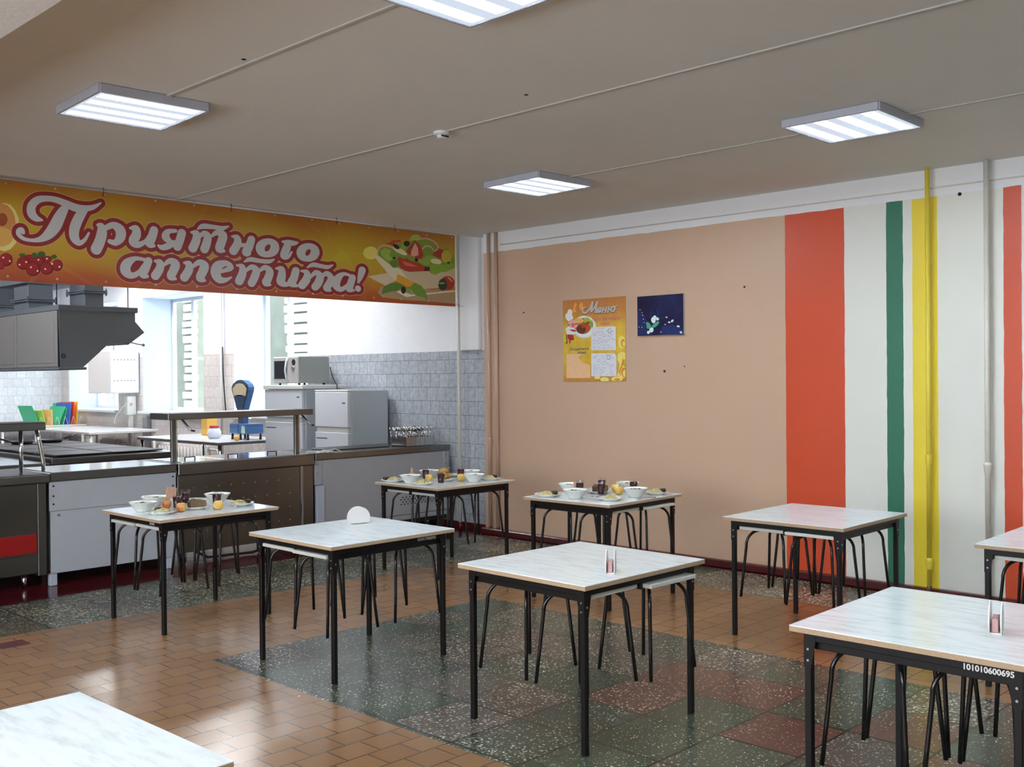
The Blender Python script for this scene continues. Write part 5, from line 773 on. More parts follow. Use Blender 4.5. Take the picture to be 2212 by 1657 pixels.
def banner():
    x0, x1, z0, z1 = 2.80, 7.276, 2.372, 3.105; Y = 7.85
    t = thing('banner', 'long orange banner with big white Cyrillic greeting hanging over the serving counter', 'banner', (x0-.35, Y, z0))
    q = MB(); q.box((0, 0, 0), (x1-x0+.35, .002, z1-z0), 'banner_print'); q.build('banner_cloth', parent=t)
    def L(d): return lambda u, v, e=0.0: (u-x0+.35, -d-e, v-z0)
    q = MB(); strokes(q, LTR, 'letter_pink', .037, L(.0006)); q.build('letter_hairline', parent=t, recalc=False)
    q = MB(); strokes(q, LTR, 'letter_red', .033, L(.0012)); q.build('letter_outline', parent=t, recalc=False, label='dark red outline around the words')
    q = MB(); strokes(q, LTR, 'letter_white', .0022, L(.0018)); q.build('lettering', parent=t, recalc=False, label='white script words')
    q = MB(); shapes(q, [s for s in SAL], .75, L(.0006), .00004); 
    strokes(q, RNG, print_mat((190, 150, 130), .75), 0, L(.0032)); q.build('salad_picture', parent=t, recalc=False, label='printed bowl of salad')
    q = MB(); shapes(q, BER, .75, L(.0004), .00001); q.build('berry_picture', parent=t, recalc=False, label='printed red berries')
    for u, v in GRO:
        q = MB(); q.lathe([(.004, 0), (.0075, .0), (.0085, .0012), (.0075, .0024), (.004, .0024)], (0, 0, 0), 'grommet', 12)
        o = q.build('grommet', parent=t); o.rotation_euler = (PI/2, 0, 0); o.location = (u-x0+.35, -.0035, v-z0)
    for u in (3.565, 4.678, 5.777, 6.468):
        q = MB(); X = u-x0+.35; zz = z1-z0
        q.tube([(X, -.004, zz-.035), (X, -.012, zz-.01), (X+.003, -.012, zz+.012), (X, -.004, zz+.032)], .0025, 'dark', 6); q.build('hook', parent=t)
    q = MB(); q.tube([(x1-x0+.35-.01, -.003, .03), (x1-x0+.40, -.01, .02), (x1-x0+.47, .1, .015), (x1-x0+.60, .14, .02)], .002, 'dark', 6); q.build('tie_wire', parent=t)
banner()
def posters():
    y0, z0 = 6.655, 1.589; X = 7.5985
    t = thing('menu_poster', 'yellow menu poster with a small cook figure on the peach wall', 'poster', (X, y0, z0))
    q = MB(); q.box((-.004, -.768, 0), (0, 0, .790), 'poster_print'); q.build('poster_board', parent=t)
    def L(d): return lambda u, v, e=0.0: (-.004-d-e, -u-y0, v-z0)
    q = MB(); shapes(q, [[c, [(min(u, -5.892), max(v, 1.592)) for u, v in pts]] for c, pts in POS], .78, L(.0006), .00004); q.build('printed_picture', parent=t, recalc=False)
    q = MB(); strokes(q, MEN, 'letter_red', .0042, lambda u, v: (-.0048, -u-y0, v-z0-.004), .0012); strokes(q, MEN, 'letter_white', .0018, lambda u, v: (-.0056, -u-y0, v-z0), .0012); q.build('title_lettering', parent=t, recalc=False, label='white word at the top')
    for body, size, m_, yy, zz in (('\u041f\u0435\u0440\u0441\u043f\u0435\u043a\u0442\u0438\u0432\u043d\u043e\u0435', .046, 'ink_red', 6.295, 2.165), ('\u043c\u0435\u043d\u044e', .046, 'ink_red', 6.19, 2.122),
                               ('\u0415\u0436\u0435\u0434\u043d\u0435\u0432\u043d\u043e\u0435', .040, 'ink_dark', 6.575, 1.892), ('\u043c\u0435\u043d\u044e', .040, 'ink_dark', 6.47, 1.857)):
        q = MB(); flat_text(q, body, size, m_, lambda u, v: (-.0062, yy-y0-u, zz-z0+v), .0007, shear=.4); q.build('subtitle_lettering', parent=t, recalc=False)
    for k, pp in enumerate(PAP):
        q = MB(); P = [(-.007, -u-y0, v-z0) for u, v in pp]; B = [(-.0050, -u-y0, v-z0) for u, v in pp]
        N = len(P); q._add(P+B, [tuple(range(N))]+[(i, (i+1) % N, N+(i+1) % N, N+i) for i in range(N)], 'paper')
        s = q.build('menu_sheet', parent=t, label='white handwritten menu sheet'); q = MB()
        (u0, v0), (u1, v1), (u3, v3) = pp[0], pp[1], pp[-1]; rnd = random.Random(k)
        for r_ in range(13):
            f = .06+r_*.072; u = u0+.02
            while u < u1-.04:
                w_ = rnd.uniform(.01, .05)
                if rnd.random() < .75: q.box((-.0075, -(u+w_)-y0, v0-(v0-v3)*f-.0035-z0), (-.0071, -u-y0, v0-(v0-v3)*f-z0), 'ink')
                u += w_+rnd.uniform(.006, .03)
        q.build('handwriting', parent=s); q = MB(); q.tube([(-.0075, -(u1-.07)-y0+.02*math.cos(a), v0-.04-z0+.02*math.sin(a)) for a in [k2*PI/8 for k2 in range(17)]], .0016, 'ink_blue', 4, cap=False)
        q.build('round_stamp', parent=s)
    y0, z0 = 5.736, 2.005
    t = thing('canvas_picture', 'dark blue picture of glowing white blossoms beside the menu poster', 'picture', (X, y0, z0))
    q = MB(); q.box((-.022, -.503, 0), (0, 0, .357), 'canvas_print'); q.build('canvas', parent=t)
    q = MB()
    for a, b in (((-.0215, -.5035, -.001), (0, -.5005, .358)),): q.box(a, b, 'seat_white')
    q.build('canvas_edge', parent=t)
    def L2(d): return lambda u, v, e=0.0: (-.0225-d-e, -u-y0, v-z0)
    q = MB(); strokes(q, FST, print_mat((35, 50, 110), .8), 0, L2(.0003), .0012); shapes(q, FLO, .8, L2(.0006), .00004); q.build('blossom_print', parent=t, recalc=False)
mat('ink_red', (.62, .16, .22, 1), .6); mat('ink_dark', (.10, .10, .16, 1), .6); mat('ink_blue', (.12, .14, .45, 1), .6)
posters()

# ---------------------------------------------------------------- serving counters
Y0 = 8.38
def sub_bolts(q, pts, m='hole', r=.008):
    for x, z in pts: q.tube([(x, -.004, z), (x, .002, z)], r, m, 10)
def counters():
    D = .72
    t = thing('steel_counter', 'stainless steel serving cabinet with a red stripe at the left end', 'counter', (2.1, Y0, 0))
    q = MB(); q.box((0, .0, .12), (1.15, D, .83), 'steel_brushed', .004); q.build('cabinet_body', parent=t)
    q = MB(); q.box((0, -.03, .83), (1.24, D, .905), 'steel_edge', .012, 2); q.build('countertop', parent=t)
    q = MB(); q.box((0, -.006, .285), (1.14, 0, .435), 'red_panel', .002); q.build('stripe_panel', parent=t, label='glossy red band')
    q = MB(); q.box((0, -.010, .272), (1.14, 0, .285), 'steel_edge', .002); q.build('ledge', parent=t)
    q = MB(); q.box((1.15, -.006, .10), (1.215, D, .83), 'steel_edge', .003); sub_bolts(q, [(1.18, .75), (1.18, .70), (1.17, .16)], 'bolt', .007)
    q.build('corner_post', parent=t)
    for x in (.3, 1.08): q = MB(); q.cyl((x, .1), .02, 0, .12, 'chrome'); q.build('leg', parent=t)
    q = MB(); q.box((.0, .08, 1.247), (1.255, .42, 1.312), 'steel_edge', .006); q.build('shelf', parent=t)
    q = MB(); q.tube([(1.11, .22, .905), (1.11, .22, 1.247)], .016, 'chrome', 12); q.build('shelf_post', parent=t)
    q = MB(); q.tube([(1.285, .22, .905), (1.285, .22, .98), (1.255, .22, 1.15), (1.235, .22, 1.247)], .016, 'chrome', 12); q.build('shelf_post', parent=t)

    t = thing('white_counter', 'short white panelled serving counter between the red-striped and brown steel units', 'counter', (3.345, Y0, 0))
    W = 1.085
    q = MB(); q.box((0, 0, .60), (W, .02, .835), 'counter_white', .003); sub_bolts(q, [(.03, .80), (.03, .72), (.03, .655), (W-.03, .80), (W-.03, .72)]); q.build('upper_panel', parent=t)
    q = MB(); q.box((.008, .004, .10), (W, .024, .598), 'counter_white', .003); sub_bolts(q, [(.07, .565)], 'bolt', .01); q.build('lower_panel', parent=t)
    q = MB(); q.box((.02, .03, .12), (W-.02, D, .835), 'counter_white_b'); q.build('cabinet_body', parent=t)
    q = MB(); q.box((0, -.015, .838), (W, D, .905), 'steel_edge', .006); q.box((.03, .01, .9055), (W-.03, D-.03, .908), 'steel_top'); q.build('countertop', parent=t)
    for x in (.03, W-.06):
        q = MB(); q.box((x-.03, .01, 0), (x+.03, .06, .10), 'counter_post', .006); q.build('foot', parent=t)

    t = thing('steam_table', 'brown-reflecting steel food warmer with a glass-fronted shelf, centre of the counter row', 'counter', (4.445, Y0, 0))
    W = 1.42
    q = MB(); q.box((0, .0, .12), (W-.15, D, .80), 'steel_brushed', .003); q.box((W-.125, .0, .12), (W, D, .80), 'steel_brushed', .003)
    q.build('cabinet_body', parent=t)
    q = MB(); q.box((W-.147, -.003, .12), (W-.135, .02, .80), 'chrome'); q.build('bright_edge', parent=t)
    q = MB(); q.box((-.005, -.03, .805), (W, .01, .905), 'steel_brushed', .006); q.box((-.005, .01, .84), (.06, D, .905), 'steel_edge'); q.box((W-.06, .01, .84), (W, D, .905), 'steel_edge'); q.box((.06, D-.06, .84), (W-.06, D, .905), 'steel_edge'); q.build('countertop', parent=t)
    q = MB()
    for i, z in enumerate((.685, .555, .425, .30)):
        for k in range(9): q.tube([(.15+k*.125, -.005, z), (.15+k*.125, .001, z)], .006, 'bolt', 8)
    q.build('rivets', parent=t)
    for k, (a, b) in enumerate(((.065, .50), (.505, .94), (.945, 1.355))):
        q = MB(); q.box((a, .02, .895), (b, D-.08, .912), 'steel_top', .006, 2)
        o = q.build('pan_lid', parent=t)
        q = MB(); c = (a+b)/2; q.tube([(c-.05, .3, .912), (c-.05, .3, .935), (c+.05, .3, .935), (c+.05, .3, .912)], .006, 'black_metal', 8); q.build('lid_handle', parent=o)
    q = MB(); q.box((-.05, .06, 1.288), (1.47, .40, 1.345), 'steel_edge', .004); q.build('shelf', parent=t)
    for x in (.075, 1.375):
        q = MB(); q.box((x-.022, .20, .905), (x+.022, .23, 1.288), 'steel_edge', .003); q.box((x+.024, .21, .905), (x+.04, .225, 1.288), 'chrome'); q.build('shelf_post', parent=t)
    for x in (.13, 1.40):
        q = MB(); q.tube([(x, .16, 1.288), (x+.02, .02, 1.19)], .009, 'steel_dark', 8); q.tube([(x+.02, .02, 1.19), (x+.05, .02, 1.185)], .008, 'dark', 8); q.build('glass_bracket', parent=t)
    q = MB(); q.prism([(.145, 1.285), (.149, 1.285), (.024, 1.187), (.02, 1.187)], 0, .12, 1.42, 'clear_glass'); q.build('breath_guard', parent=t, label='clear glass pane')
    for x in (.1, .9, 1.3):
        q = MB(); q.tube([(x-.015, .12, .045), (x+.015, .12, .045)], .045, 'dark', 16); q.box((x-.02, .08, .06), (x+.02, .16, .12), 'steel_dark'); q.build('caster', parent=t)
    q = MB(); q.tube([(.2, .2, .12), (.35, .12, .03), (.8, .10, .02), (1.1, .16, .06), (1.2, .2, .12)], .012, 'cable_black', 8); q.build('cable', parent=t)

    t = thing('white_counter', 'long white panelled counter at the corner end, holding the cutlery box', 'counter', (5.885, Y0, 0))
    W = 1.765
    q = MB(); q.box((.09, .0, .2), (W-.08, .02, .84), 'counter_white_b', .003); sub_bolts(q, [(1.05, .74), (.95, .28)], 'bolt', .008); q.build('front_panel', parent=t)
    q = MB(); q.box((0, -.004, .60), (.088, .03, .84), 'counter_white_b', .003); sub_bolts(q, [(.03, .80), (.03, .70)]); q.box((.012, -.014, .05), (.10, .03, .595), 'counter_post', .004); q.build('corner_post', parent=t)
    q = MB(); q.box((W-.078, -.004, .2), (W, .03, .84), 'counter_white_b', .003); sub_bolts(q, [(W-.05, .80), (W-.05, .70)]); q.build('corner_post', parent=t)
    q = MB(); q.box((.09, .002, .145), (W-.02, .03, .195), 'counter_white_b', .003); q.build('kick_strip', parent=t)
    q = MB()
    for i in range(12):
        for j in range(4): q.tube([(1.08+i*.048+(j % 2)*.024, -.003, .31+j*.024), (1.08+i*.048+(j % 2)*.024, .001, .31+j*.024)], .008, 'hole', 8)
    q.build('vent_holes', parent=t)
    q = MB(); q.box((.02, .035, .1), (W-.01, D, .84), 'dark'); q.build('cabinet_body', parent=t)
    q = MB(); q.box((0, -.015, .845), (W+.01, D, .905), 'steel_brushed', .004); q.build('countertop', parent=t)
    for x in (.06, W-.05): q = MB(); q.cyl((x, .3), .02, 0, .1, 'steel_dark'); q.build('leg', parent=t)

    # cutlery box with its cutlery
    t = thing('cutlery_box', 'steel cutlery box full of spoons and forks on the white corner counter', 'cutlery box', (7.09, Y0+.06, .907))
    q = MB(); w_, d_, h_ = .40, .24, .10
    for a, b in (((0, 0, 0), (w_, d_, .003)), ((0, 0, 0), (w_, .003, h_)), ((0, d_-.003, 0), (w_, d_, h_)), ((0, 0, 0), (.003, d_, h_)), ((w_-.003, 0, 0), (w_, d_, h_)), ((.13, 0, 0), (.133, d_, h_)), ((.265, 0, 0), (.268, d_, h_))): q.box(a, b, 'spoon_steel')
    q.build('tray_box', parent=t)
    cut = None; rnd = random.Random(11)
    for k in range(72):
        bx = .02+(k % 15)*.0255; by = .04+(k//15)*.05+rnd.uniform(-.01, .01); lean = rnd.uniform(-.35, .35); lx_ = rnd.uniform(-.15, .2)
        if cut is None:
            q = MB(); q.tube([(0, 0, 0), (0, 0, .1), (0, 0, .150)], [.004, .0045, .006], 'spoon_steel', 6); q.blob((0, 0, .180), (.018, .005, .028), 'spoon_steel', 2, 0, 1); cut = q.build('cutlery_piece'); o = cut
        else: o = cut.copy(); C.objects.link(o)
        o.location = (7.09+bx, Y0+.06+by, .912); o.rotation_euler = (lx_, lean, rnd.uniform(0, 3)); tag(o, 'metal spoon or fork standing in the steel cutlery box on the corner counter', 'cutlery', 'cutlery standing in the steel box')
    q = MB(); xs = [0, .06, .12, .18, .24, .30, .34]
    for i in range(len(xs)-1): q.box((xs[i], 0, 0), (xs[i+1]-.004, .09+.01*(i % 2), .016+.008*(i % 3 == 1)), 'towel', .006, 2)
    q.tube([(.30, .04, .02), (.36, .02, .035), (.40, .0, .012), (.42, -.01, .004)], .005, 'towel', 6)
    o = q.build('kitchen_towel'); o.location = (5.79, Y0+.01, .907); tag(o, 'folded grey and white cloth on the counter joint beside the shelf post', 'cloth')
    q = MB(); q.box((0, 0, 0), (.75, .36, .012), 'steel_edge', .004); q.box((.02, .02, .012), (.73, .34, .014), 'dark'); o = q.build('serving_tray'); o.location = (6.25, Y0+.22, .907); tag(o, 'low dark metal tray lying on the white corner counter', 'tray')
counters()

# ---------------------------------------------------------------- kitchen equipment
def kitchen():
    # refrigerators and microwave
    def fridge(lab, loc, L, H, seam, over):
        t = thing('refrigerator', lab, 'refrigerator', loc); Dp = .58
        q = MB(); q.box((.05, 0, .04), (Dp, L, H-(.05 if over else .0)), 'fridge_side', .006); q.build('cabinet', parent=t)
        q = MB(); q.box((0, .004, seam+.012), (.048, L-.004, H-.055 if over else H-.012), 'fridge_white', .008, 2); d1 = q.build('upper_door', parent=t)
        q = MB(); q.box((0, .004, .06), (.048, L-.004, seam-.045), 'fridge_white', .008, 2); d2 = q.build('lower_door', parent=t)
        q = MB(); q.box((.012, .02, seam-.042), (.048, L-.02, seam+.01), 'fridge_cream', .004); q.build('handle_recess', parent=t)
        q = MB()
        if over: q.box((-.015, -.025, H-.05), (Dp+.03, L+.01, H), 'fridge_cream', .006)
        else: q.box((0, 0, H-.010), (.30, L, H+.006), 'fridge_cream', .004)
        q.build('top_panel', parent=t)
        q = MB(); q.box((-.0015, .05, H-.15), (-.0002, .11, H-.135), 'ink_dark'); q.build('maker_badge', parent=d1)
        q = MB(); q.box((-.0015, L-.24, seam-.125), (-.0002, L-.03, seam-.112), 'ink_dark'); q.build('maker_badge', parent=d2)
        for y in (.05, L-.05): q = MB(); q.cyl((.08, y), .02, 0, .04, 'dark'); q.build('foot', parent=t)
        return t
    fridge('smaller white two-door refrigerator nearest the counter', (7.10, 9.46, 0), .64, 1.50, 1.065, False)
    fridge('grey-white refrigerator with the microwave on its top', (7.08, 10.33, 0), .80, 1.562, 1.16, True)
    t = thing('microwave', 'grey microwave oven standing on the rear refrigerator', 'microwave', (7.12, 10.47, 1.563))
    q = MB(); q.box((.03, 0, .022), (.46, .53, .345), 'microwave_grey', .008, 2); q.build('casing', parent=t)
    q = MB(); q.box((0, .17, .024), (.029, .53, .343), 'microwave_front', .01, 2); d = q.build('door', parent=t)
    q = MB(); q.box((-.002, .235, .075), (.0, .50, .295), 'dark_glass', .001); q.build('door_window', parent=d)
    q = MB(); q.tube([(-.006, .20, .04), (-.03, .205, .09), (-.04, .21, .18), (-.03, .205, .27), (-.006, .20, .33)], .012, 'fridge_white', 8); q.build('handle', parent=d)
    q = MB(); q.box((0, 0, .024), (.029, .168, .343), 'microwave_front', .01, 2); p_ = q.build('control_panel', parent=t)
    q = MB(); q.tube([(-.002, .085, .275), (0, .085, .275)], .038, 'dark', 20); q.build('dial', parent=p_)
    q = MB(); q.tube([(-.018, .085, .205), (0, .085, .205)], .024, 'chrome', 16); q.build('knob', parent=p_)
    for x in (.06, .42):
        for y in (.06, .47): q = MB(); q.cyl((x, y), .014, 0, .022, 'dark'); q.build('foot', parent=t)
    q = MB(); q.tube([(7.585, 10.46, 1.78), (7.60, 10.45, 1.70), (7.62, 10.43, 1.62), (7.60, 10.36, 1.575), (7.56, 10.285, 1.56), (7.55, 10.27, 1.40), (7.55, 10.27, 1.1)], .007, 'cable_black', 8)
    tag(q.build('power_cord'), 'black cord hanging from the back of the microwave', 'cord')
    # range island
    t = thing('cooking_range', 'low steel cooking range with black hot plates behind the counter', 'stove', (3.98, 9.93, 0))
    q = MB(); q.box((.05, .05, .1), (1.22, 2.45, .84), 'dark'); q.build('oven_body', parent=t)
    q = MB(); q.box((0, 0, .84), (1.28, 2.5, .905), 'steel_edge', .01, 2); q.box((.01, .01, .9055), (1.27, 2.49, .907), 'steel_top'); q.build('range_top', parent=t)
    for ix in range(2):
        for iy in range(4):
            q = MB(); q.box((.10+ix*.56, .12+iy*.60, .912), (.63+ix*.56, .69+iy*.60, .926), 'hot_plate', .004); q.build('hot_plate', parent=t)
    for x in (.1, 1.15):
        for y in (.15, 2.3): q = MB(); q.cyl((x, y), .025, 0, .1, 'steel_dark'); q.build('leg', parent=t)
    t = thing('work_stand', 'open steel stand with dark shelves left of the cooking range', 'stand', (2.3, 9.8, 0))
    q = MB(); q.box((0, 0, .83), (1.62, 1.2, .875), 'steel_edge', .008); q.box((.01, .01, .8755), (1.61, 1.19, .877), 'steel_top'); q.build('stand_top', parent=t)
    q = MB(); q.box((.03, .1, .15), (1.58, 1.15, .8), 'dark'); q.build('shelf_body', parent=t)
    for x in (.03, .8, 1.56):
        q = MB(); q.box((x-.02, .02, 0), (x+.02, .06, .83), 'steel_edge'); q.build('leg', parent=t)
    q = MB(); q.lathe([(0, .004), (.10, .004), (.135, .035), (.138, .035), (.102, 0), (0, 0)], (0, 0, 0), 'dark', 24); q.tube([(.13, 0, .03), (.24, .02, .06), (.30, .03, .075)], .011, 'dark', 8); o = q.build('frying_pan'); o.location = (4.9, 12.2, .927); tag(o, 'black frying pan on the far end of the cooking range', 'pan')
    o2 = o.copy(); C.objects.link(o2); o2.location = (4.55, 12.15, .927); o2.rotation_euler = (0, 0, 2.4); tag(o2, 'second black pan left of the other at the end of the range', 'pan')
    # extractor hood with ducts
    t = thing('extractor_hood', 'large grey steel extractor hood hanging over the cooking range', 'extractor hood', (4.263, 10.4, 1.75))
    prof = [(4.263, 2.345), (5.056, 2.355), (5.056, 2.254), (5.157, 2.142), (4.977, 2.01), (4.779, 2.035), (4.734, 1.987), (4.705, 1.958), (4.502, 1.777), (4.278, 1.777)]
    P = [(x-4.263, z-1.75) for x, z in prof]
    q = MB(); q.prism(P, 1, 0, 3.2, 'hood_side'); q.build('hood_body', parent=t)
    q = MB(); q.box((-.012, -.012, .0), (.27, 3.21, .027), 'hood_side', .003); q.build('lower_rim', parent=t)
    q = MB(); q.box((-.012, -.012, .595), (.82, 3.21, .65), 'hood_side', .004); q.build('upper_rim', parent=t)
    for k in range(3):
        q = MB(); q.box((-.014, .02+k*1.06, .03), (-.001, 1.06+k*1.06, .592), 'hood_front', .003); q.box((-.018, .09+k*1.06, .07), (-.014, .99+k*1.06, .545), 'hood_front', .002); q.build('side_panel', parent=t)
    q = MB(); q.tube([(.72, .0, .29), (.80, -.01, .27), (.855, -.02, .262)], .006, 'hood_side', 8); q.blob((.87, -.022, .26), (.018, .018, .018), 'hood_side', 0, 0, 1); q.build('damper_lever', parent=t)
    q = MB(); q.lathe([(.014, -.003), (.024, -.003), (.024, .003), (.014, .003), (.014, -.003)], (0, 0, 0), 'dark', 16); o = q.build('pull_ring', parent=t); o.rotation_euler = (PI/2, 0, 0); o.location = (.035, -.012, .14)
    def duct(x0, y0, x1, y1, z0, z1, fl, extra=None):
        q = MB(); q.box((x0, y0, z0), (x1, y1, z1), 'hood_side', .003)
        if extra: q.box(*extra, 'hood_side', .003)
        d = q.build('duct', parent=t)
        for z in fl:
            q = MB(); q.box((x0-.03, y0-.03, z), (x1+.03, y1+.03, z+.014), 'hood_side', .002); q.box((x0-.03, y0-.03, z+.02), (x1+.03, y1+.03, z+.034), 'hood_side', .002)
            for bx, by in ((x0-.02, y0-.02), (x1+.02, y0-.02), (x0-.02, y1+.02)): q.tube([(bx, by, z-.02), (bx, by, z+.055)], .008, 'hood_side', 6)
            q.build('flange', parent=d)
    duct(.37, .25, .57, .62, .65, 1.66, [.80])
    duct(.07, .95, .33, 1.35, .65, 1.66, [.74], ((.02, .93, .93), (.62, 1.75, 1.35)))
    duct(.05, 2.05, .35, 2.5, .65, 1.66, [.74])
    for x, y in ((.03, .12), (.74, .05)):
        q = MB(); q.tube([(x, y, .65), (x, y, 1.66)], .005, 'dark', 6); q.build('hanger_rod', parent=t)
    # kitchen tables
    def ktable(lab, x0, y0, x1, y1, z, m='steel_top', edge='steel_edge', leg='chrome'):
        t = thing('kitchen_table', lab, 'table', (x0, y0, 0)); a, b = x1-x0, y1-y0
        q = MB(); q.box((0, 0, z-.035), (a, b, z), edge, .004); q.box((.005, .005, z), (a-.005, b-.005, z+.002), m); q.build('tabletop', parent=t)
        for x in (.05, a-.05):
            for y in (.05, b-.05): q = MB(); q.cyl((x, y), .022, 0, z-.035, leg); q.build('leg', parent=t)
    ktable('steel-topped table under the first window holding the blue scale', 6.47, 11.2, 7.48, 13.3, .875, 'table_white')  # white top stands in for the steel's bright reflection
    ktable('pale table in front of the second radiator', 6.52, 14.9, 7.60, 17.0, .88, 'table_white', 'fridge_cream', 'fridge_cream')
    ktable('pale table at the end wall holding the cutting boards', 6.2, 17.45, 7.60, 18.7, .89, 'table_white', 'fridge_cream', 'fridge_cream')
    # scale
    t = thing('weighing_scale', 'old blue shop scale with a fan-shaped dial on the steel-topped table', 'scale', (6.93, 11.30, .878))
    q = MB(); q.box((0, .21, .075), (.24, .42, .205), 'scale_blue', .015, 2); q.build('base_box', parent=t)
    q = MB(); q.box((0, 0, .075), (.24, .205, .205), 'scale_blue', .015, 2); b2 = q.build('base_box', parent=t)
    q = MB(); q.prism([(.045, .085), (.13, .085), (.125, .18), (.055, .175)], 0, -.003, -.0005, 'paper_mint'); q.build('price_note', parent=b2)
    for x, y in ((.03, .03), (.03, .39), (.21, .03), (.21, .39), (.03, .2)): q = MB(); q.cyl((x, y), .018, 0, .075, 'dark', 10, .012); q.build('foot', parent=t)
    head = [(-.035, .20), (.035, .20), (.05, .36), (.15, .62), (.155, .66), (.13, .70), (.06, .745), (0, .755), (-.06, .745), (-.13, .70), (-.155, .66), (-.15, .62), (-.05, .36)]
    head = [(y*1.3+.20, z) for y, z in head]
    q = MB(); q.prism(head, 0, .03, .11, 'scale_blue'); q.build('head_housing', parent=t)
    q = MB(); s = .93; c0 = (.20, .50); q.prism([(c0[0]+(y-c0[0])*s, c0[1]+(z-c0[1])*s) for y, z in head], 0, .022, .03, 'steel_edge'); f = q.build('dial_bezel', parent=t)
    q = MB(); q.prism([(.20+y*1.3, z) for y, z in ((-.105, .55), (.105, .55), (.125, .64), (.06, .70), (0, .71), (-.06, .70), (-.125, .64))], 0, .018, .022, 'scale_cream'); q.build('dial_face', parent=f)
    q = MB(); q.prism([(.20+y*1.3, z) for y, z in ((-.06, .40), (.06, .40), (.095, .54), (.06, .56), (0, .565), (-.06, .56), (-.095, .54))], 0, .018, .022, 'scale_dark'); q.build('dial_window', parent=f)
    q = MB(); q.lathe([(0, .25), (.11, .25), (.12, .262), (0, .262)], (.13, .33, 0), 'steel_top', 24); q.cyl((.13, .33), .02, .205, .25, 'steel_dark'); q.build('weighing_pan', parent=t)
    q = MB(); q.blob((0, 0, .036), (.038, .038, .036), 'onion', 1, .02, 2); o = q.build('onion'); o.location = (6.80, 11.33, .877); tag(o, 'yellow onion lying in front of the blue scale', 'onion')
    t = thing('jar', 'round white jar with a red lid left of the blue scale', 'jar', (6.88, 12.0, .877))
    q = MB(); q.lathe([(0, 0), (.06, 0), (.085, .03), (.09, .08), (.07, .125), (.055, .14), (0, .14)], m='jar_white'); q.build('jar_body', parent=t)
    q = MB(); q.lathe([(0, .141), (.062, .141), (.062, .168), (0, .170)], m='lid_red'); q.build('lid', parent=t)
    q = MB(); q.lathe([(0, 0), (.035, 0), (.04, .11), (.037, .11), (.033, .006), (0, .006)], m='clear_glass'); o = q.build('empty_glass'); o.location = (6.85, 12.95, .877); tag(o, 'empty clear glass on the left end of the scale table', 'glass')
    # chopping boards in wire racks
    BO = [(6.93, 17.75, 'board_green', .33, .36, -.42, 'light green cutting board leaning left at the end of the rack'), (7.02, 17.70, 'board_lime', .30, .26, -.30, 'lime cutting board beside the leaning green one'),
          (7.10, 17.62, 'board_orange', .24, .26, -.05, 'tan cutting board standing in the middle'), (7.22, 17.66, 'board_green', .34, .33, .42, 'shorter dark green cutting board leaning right'),
          (7.31, 17.70, 'board_green', .36, .38, .34, 'tallest dark green cutting board'), (7.40, 17.66, 'board_blue', .34, .37, .10, 'blue cutting board behind the tall green one'),
          (7.47, 17.66, 'board_red', .34, .38, .05, 'red cutting board near the window'), (7.54, 17.68, 'board_yellow', .34, .385, .04, 'orange-yellow cutting board at the window end')]
    for x, y, m, L_, H_, lean, lab in BO:
        q = MB(); q.box((-.009, 0, 0), (.009, L_, H_), m, .006, 2); o = q.build('cutting_board'); o.location = (x, y, .892+.009*abs(math.sin(lean))); o.rotation_euler = (0, lean, .35); tag(o, lab, 'cutting board', 'cutting boards in the wire rack')
    t = thing('board_rack', 'thin white wire rack between the cutting boards', 'rack', (6.86, 17.60, .893))
    for k in range(6):
        q = MB(); X = .03+k*.135; q.tube([(X-.03, 0, .003), (X, 0, .13), (X+.012, 0, .13), (X+.05, 0, .003)], .003, 'plastic_white', 5); q.build('wire_loop', parent=t)
    # radiators under the windows
    def radiator(lab, y0, n):
        t = thing('radiator', lab, 'radiator', (7.66, y0, 0))
        for k in range(n):
            q = MB(); y = k*.098; q.tube([(0, y, .24), (-.0, y, .26), (0, y, .66), (0, y, .68)], [.02, .036, .036, .022], 'radiator_paint', 10)
            q.tube([(-.03, y, .28), (-.03, y, .64)], .028, 'radiator_paint', 8); q.build('section', parent=t)
        q = MB(); q.tube([(0, -.04, .63), (0, n*.098, .63)], .03, 'radiator_paint', 10); q.tube([(0, -.04, .29), (0, n*.098, .29)], .03, 'radiator_paint', 10); q.build('header_pipe', parent=t)
        q = MB(); q.tube([(0, -.04, .63), (0, -.25, .63), (0, -.28, .60), (0, -.28, .45)], .014, 'radiator_paint', 8); q.build('feed_pipe', parent=t)
        for y in (.1, n*.098-.15): q = MB(); q.box((-.03, y, 0), (.03, y+.02, .24), 'radiator_paint'); q.build('foot', parent=t)
    radiator('ribbed radiator under the middle window, behind the scale table', 13.55, 15)
    radiator('ribbed radiator under the far window, behind the pale table', 16.35, 20)
    # electric box, socket post
    t = thing('switch_cabinet', 'pale metal switch cabinet with rows of dots between the windows', 'cabinet', (7.25, 15.79, 1.43))
    q = MB(); q.box((0, 0, 0), (.485, .78, .67), 'box_side', .008); q.build('cabinet_shell', parent=t)
    q = MB(); q.box((.01, -.012, .01), (.475, -.001, .66), 'box_paint', .004); d = q.build('cabinet_door', parent=t)
    q = MB()
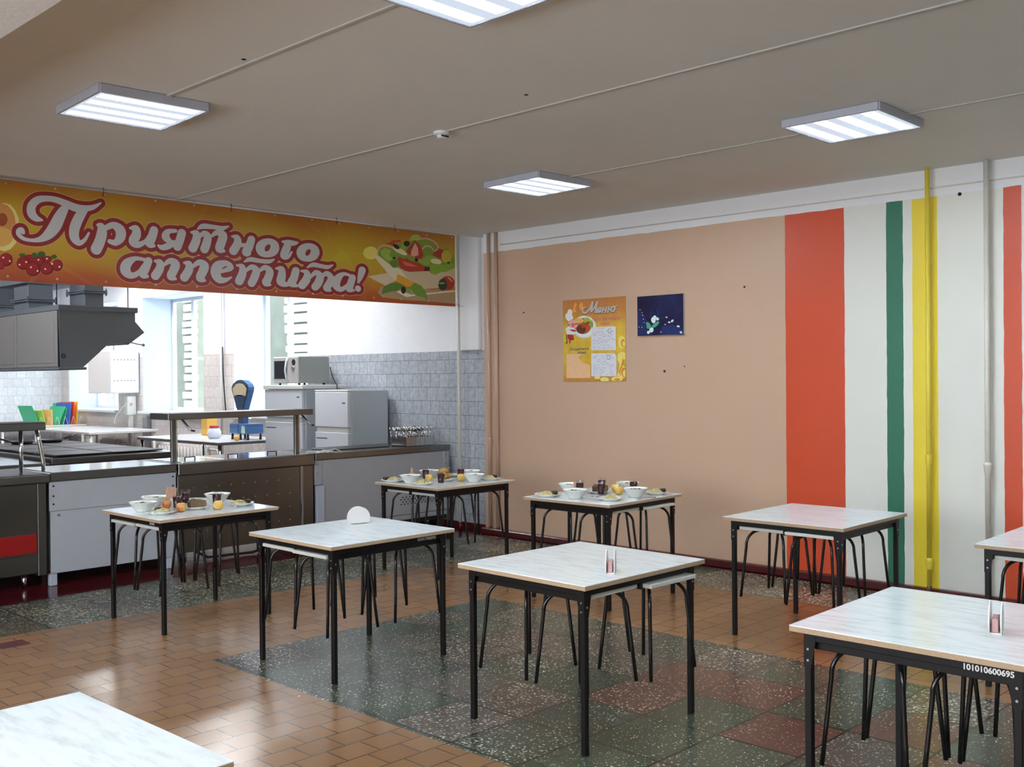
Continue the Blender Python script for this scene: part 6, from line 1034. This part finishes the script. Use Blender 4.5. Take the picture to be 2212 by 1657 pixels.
    for z in (.53, .20):
        for k in range(7): q.tube([(.07+k*.055, -.014, z), (.07+k*.055, -.012, z)], .009, 'ink_dark', 8)
    q.build('door_dots', parent=d)
    t = thing('socket_box', 'cream socket box on a slim post below the switch cabinet', 'socket', (7.56, 15.85, 0))
    q = MB(); q.box((0, 0, 1.08), (.15, .10, 1.38), 'fridge_cream', .008); q.build('box_case', parent=t)
    q = MB(); q.tube([(.06, -.004, 1.25), (.06, 0, 1.25)], .03, 'pipe_peach', 14); q.build('socket', parent=t)
    q = MB(); q.box((.05, .03, 0), (.11, .08, 1.08), 'box_side'); q.build('post', parent=t)
    q = MB(); q.tube([(.02, -.01, 1.30), (-.08, -.02, 1.22), (-.20, -.03, 1.08), (-.24, -.03, .97), (-.20, -.02, .95)], .005, 'cable_grey', 6); q.build('wire', parent=t)
    q = MB(); q.box((0, 0, .25), (.07, .16, 1.05), 'steel_dark', .004); o = q.build('wall_duct'); o.location = (7.67, 15.42, 0); tag(o, 'dark vertical duct under the sill between the two radiators', 'duct')
    t = thing('riser_pipe', 'thin white riser pipe with a dark cable on the pier between windows', 'pipe', (7.70, 13.22, 0))
    q = MB(); q.tube([(0, 0, 0), (0, 0, 3.4)], .018, 'plastic_white', 8); q.build('pipe_run', parent=t)
    q = MB(); q.tube([(0, -.04, 2.1), (0, -.05, 1.7), (0, -.09, 1.35), (0, -.13, 1.1)], .009, 'cable_black', 6); q.build('cable', parent=t)
    q = MB(); q.box((0, 0, 0), (.16, .16, .30), 'onion', .01); o = q.build('cereal_carton'); o.location = (7.2, 12.75, .877); tag(o, 'yellow carton standing near the pier on the scale table', 'carton')
    q = MB(); q.box((0, 0, 0), (.9, .5, .012), 'wood_light', .004); q.box((.1, .1, .012), (.5, .35, .09), 'bun', .03, 2); o = q.build('baking_tray'); o.location = (4.1, 12.9, .60); 
    tag(o, 'tray of golden baked food behind the range', 'tray')
    q = MB(); q.box((3.9, 12.75, 0), (5.2, 13.6, .595), 'steel_dark', .01); tag(q.build('low_cupboard'), 'low steel cupboard behind the cooking range', 'cupboard')
kitchen()
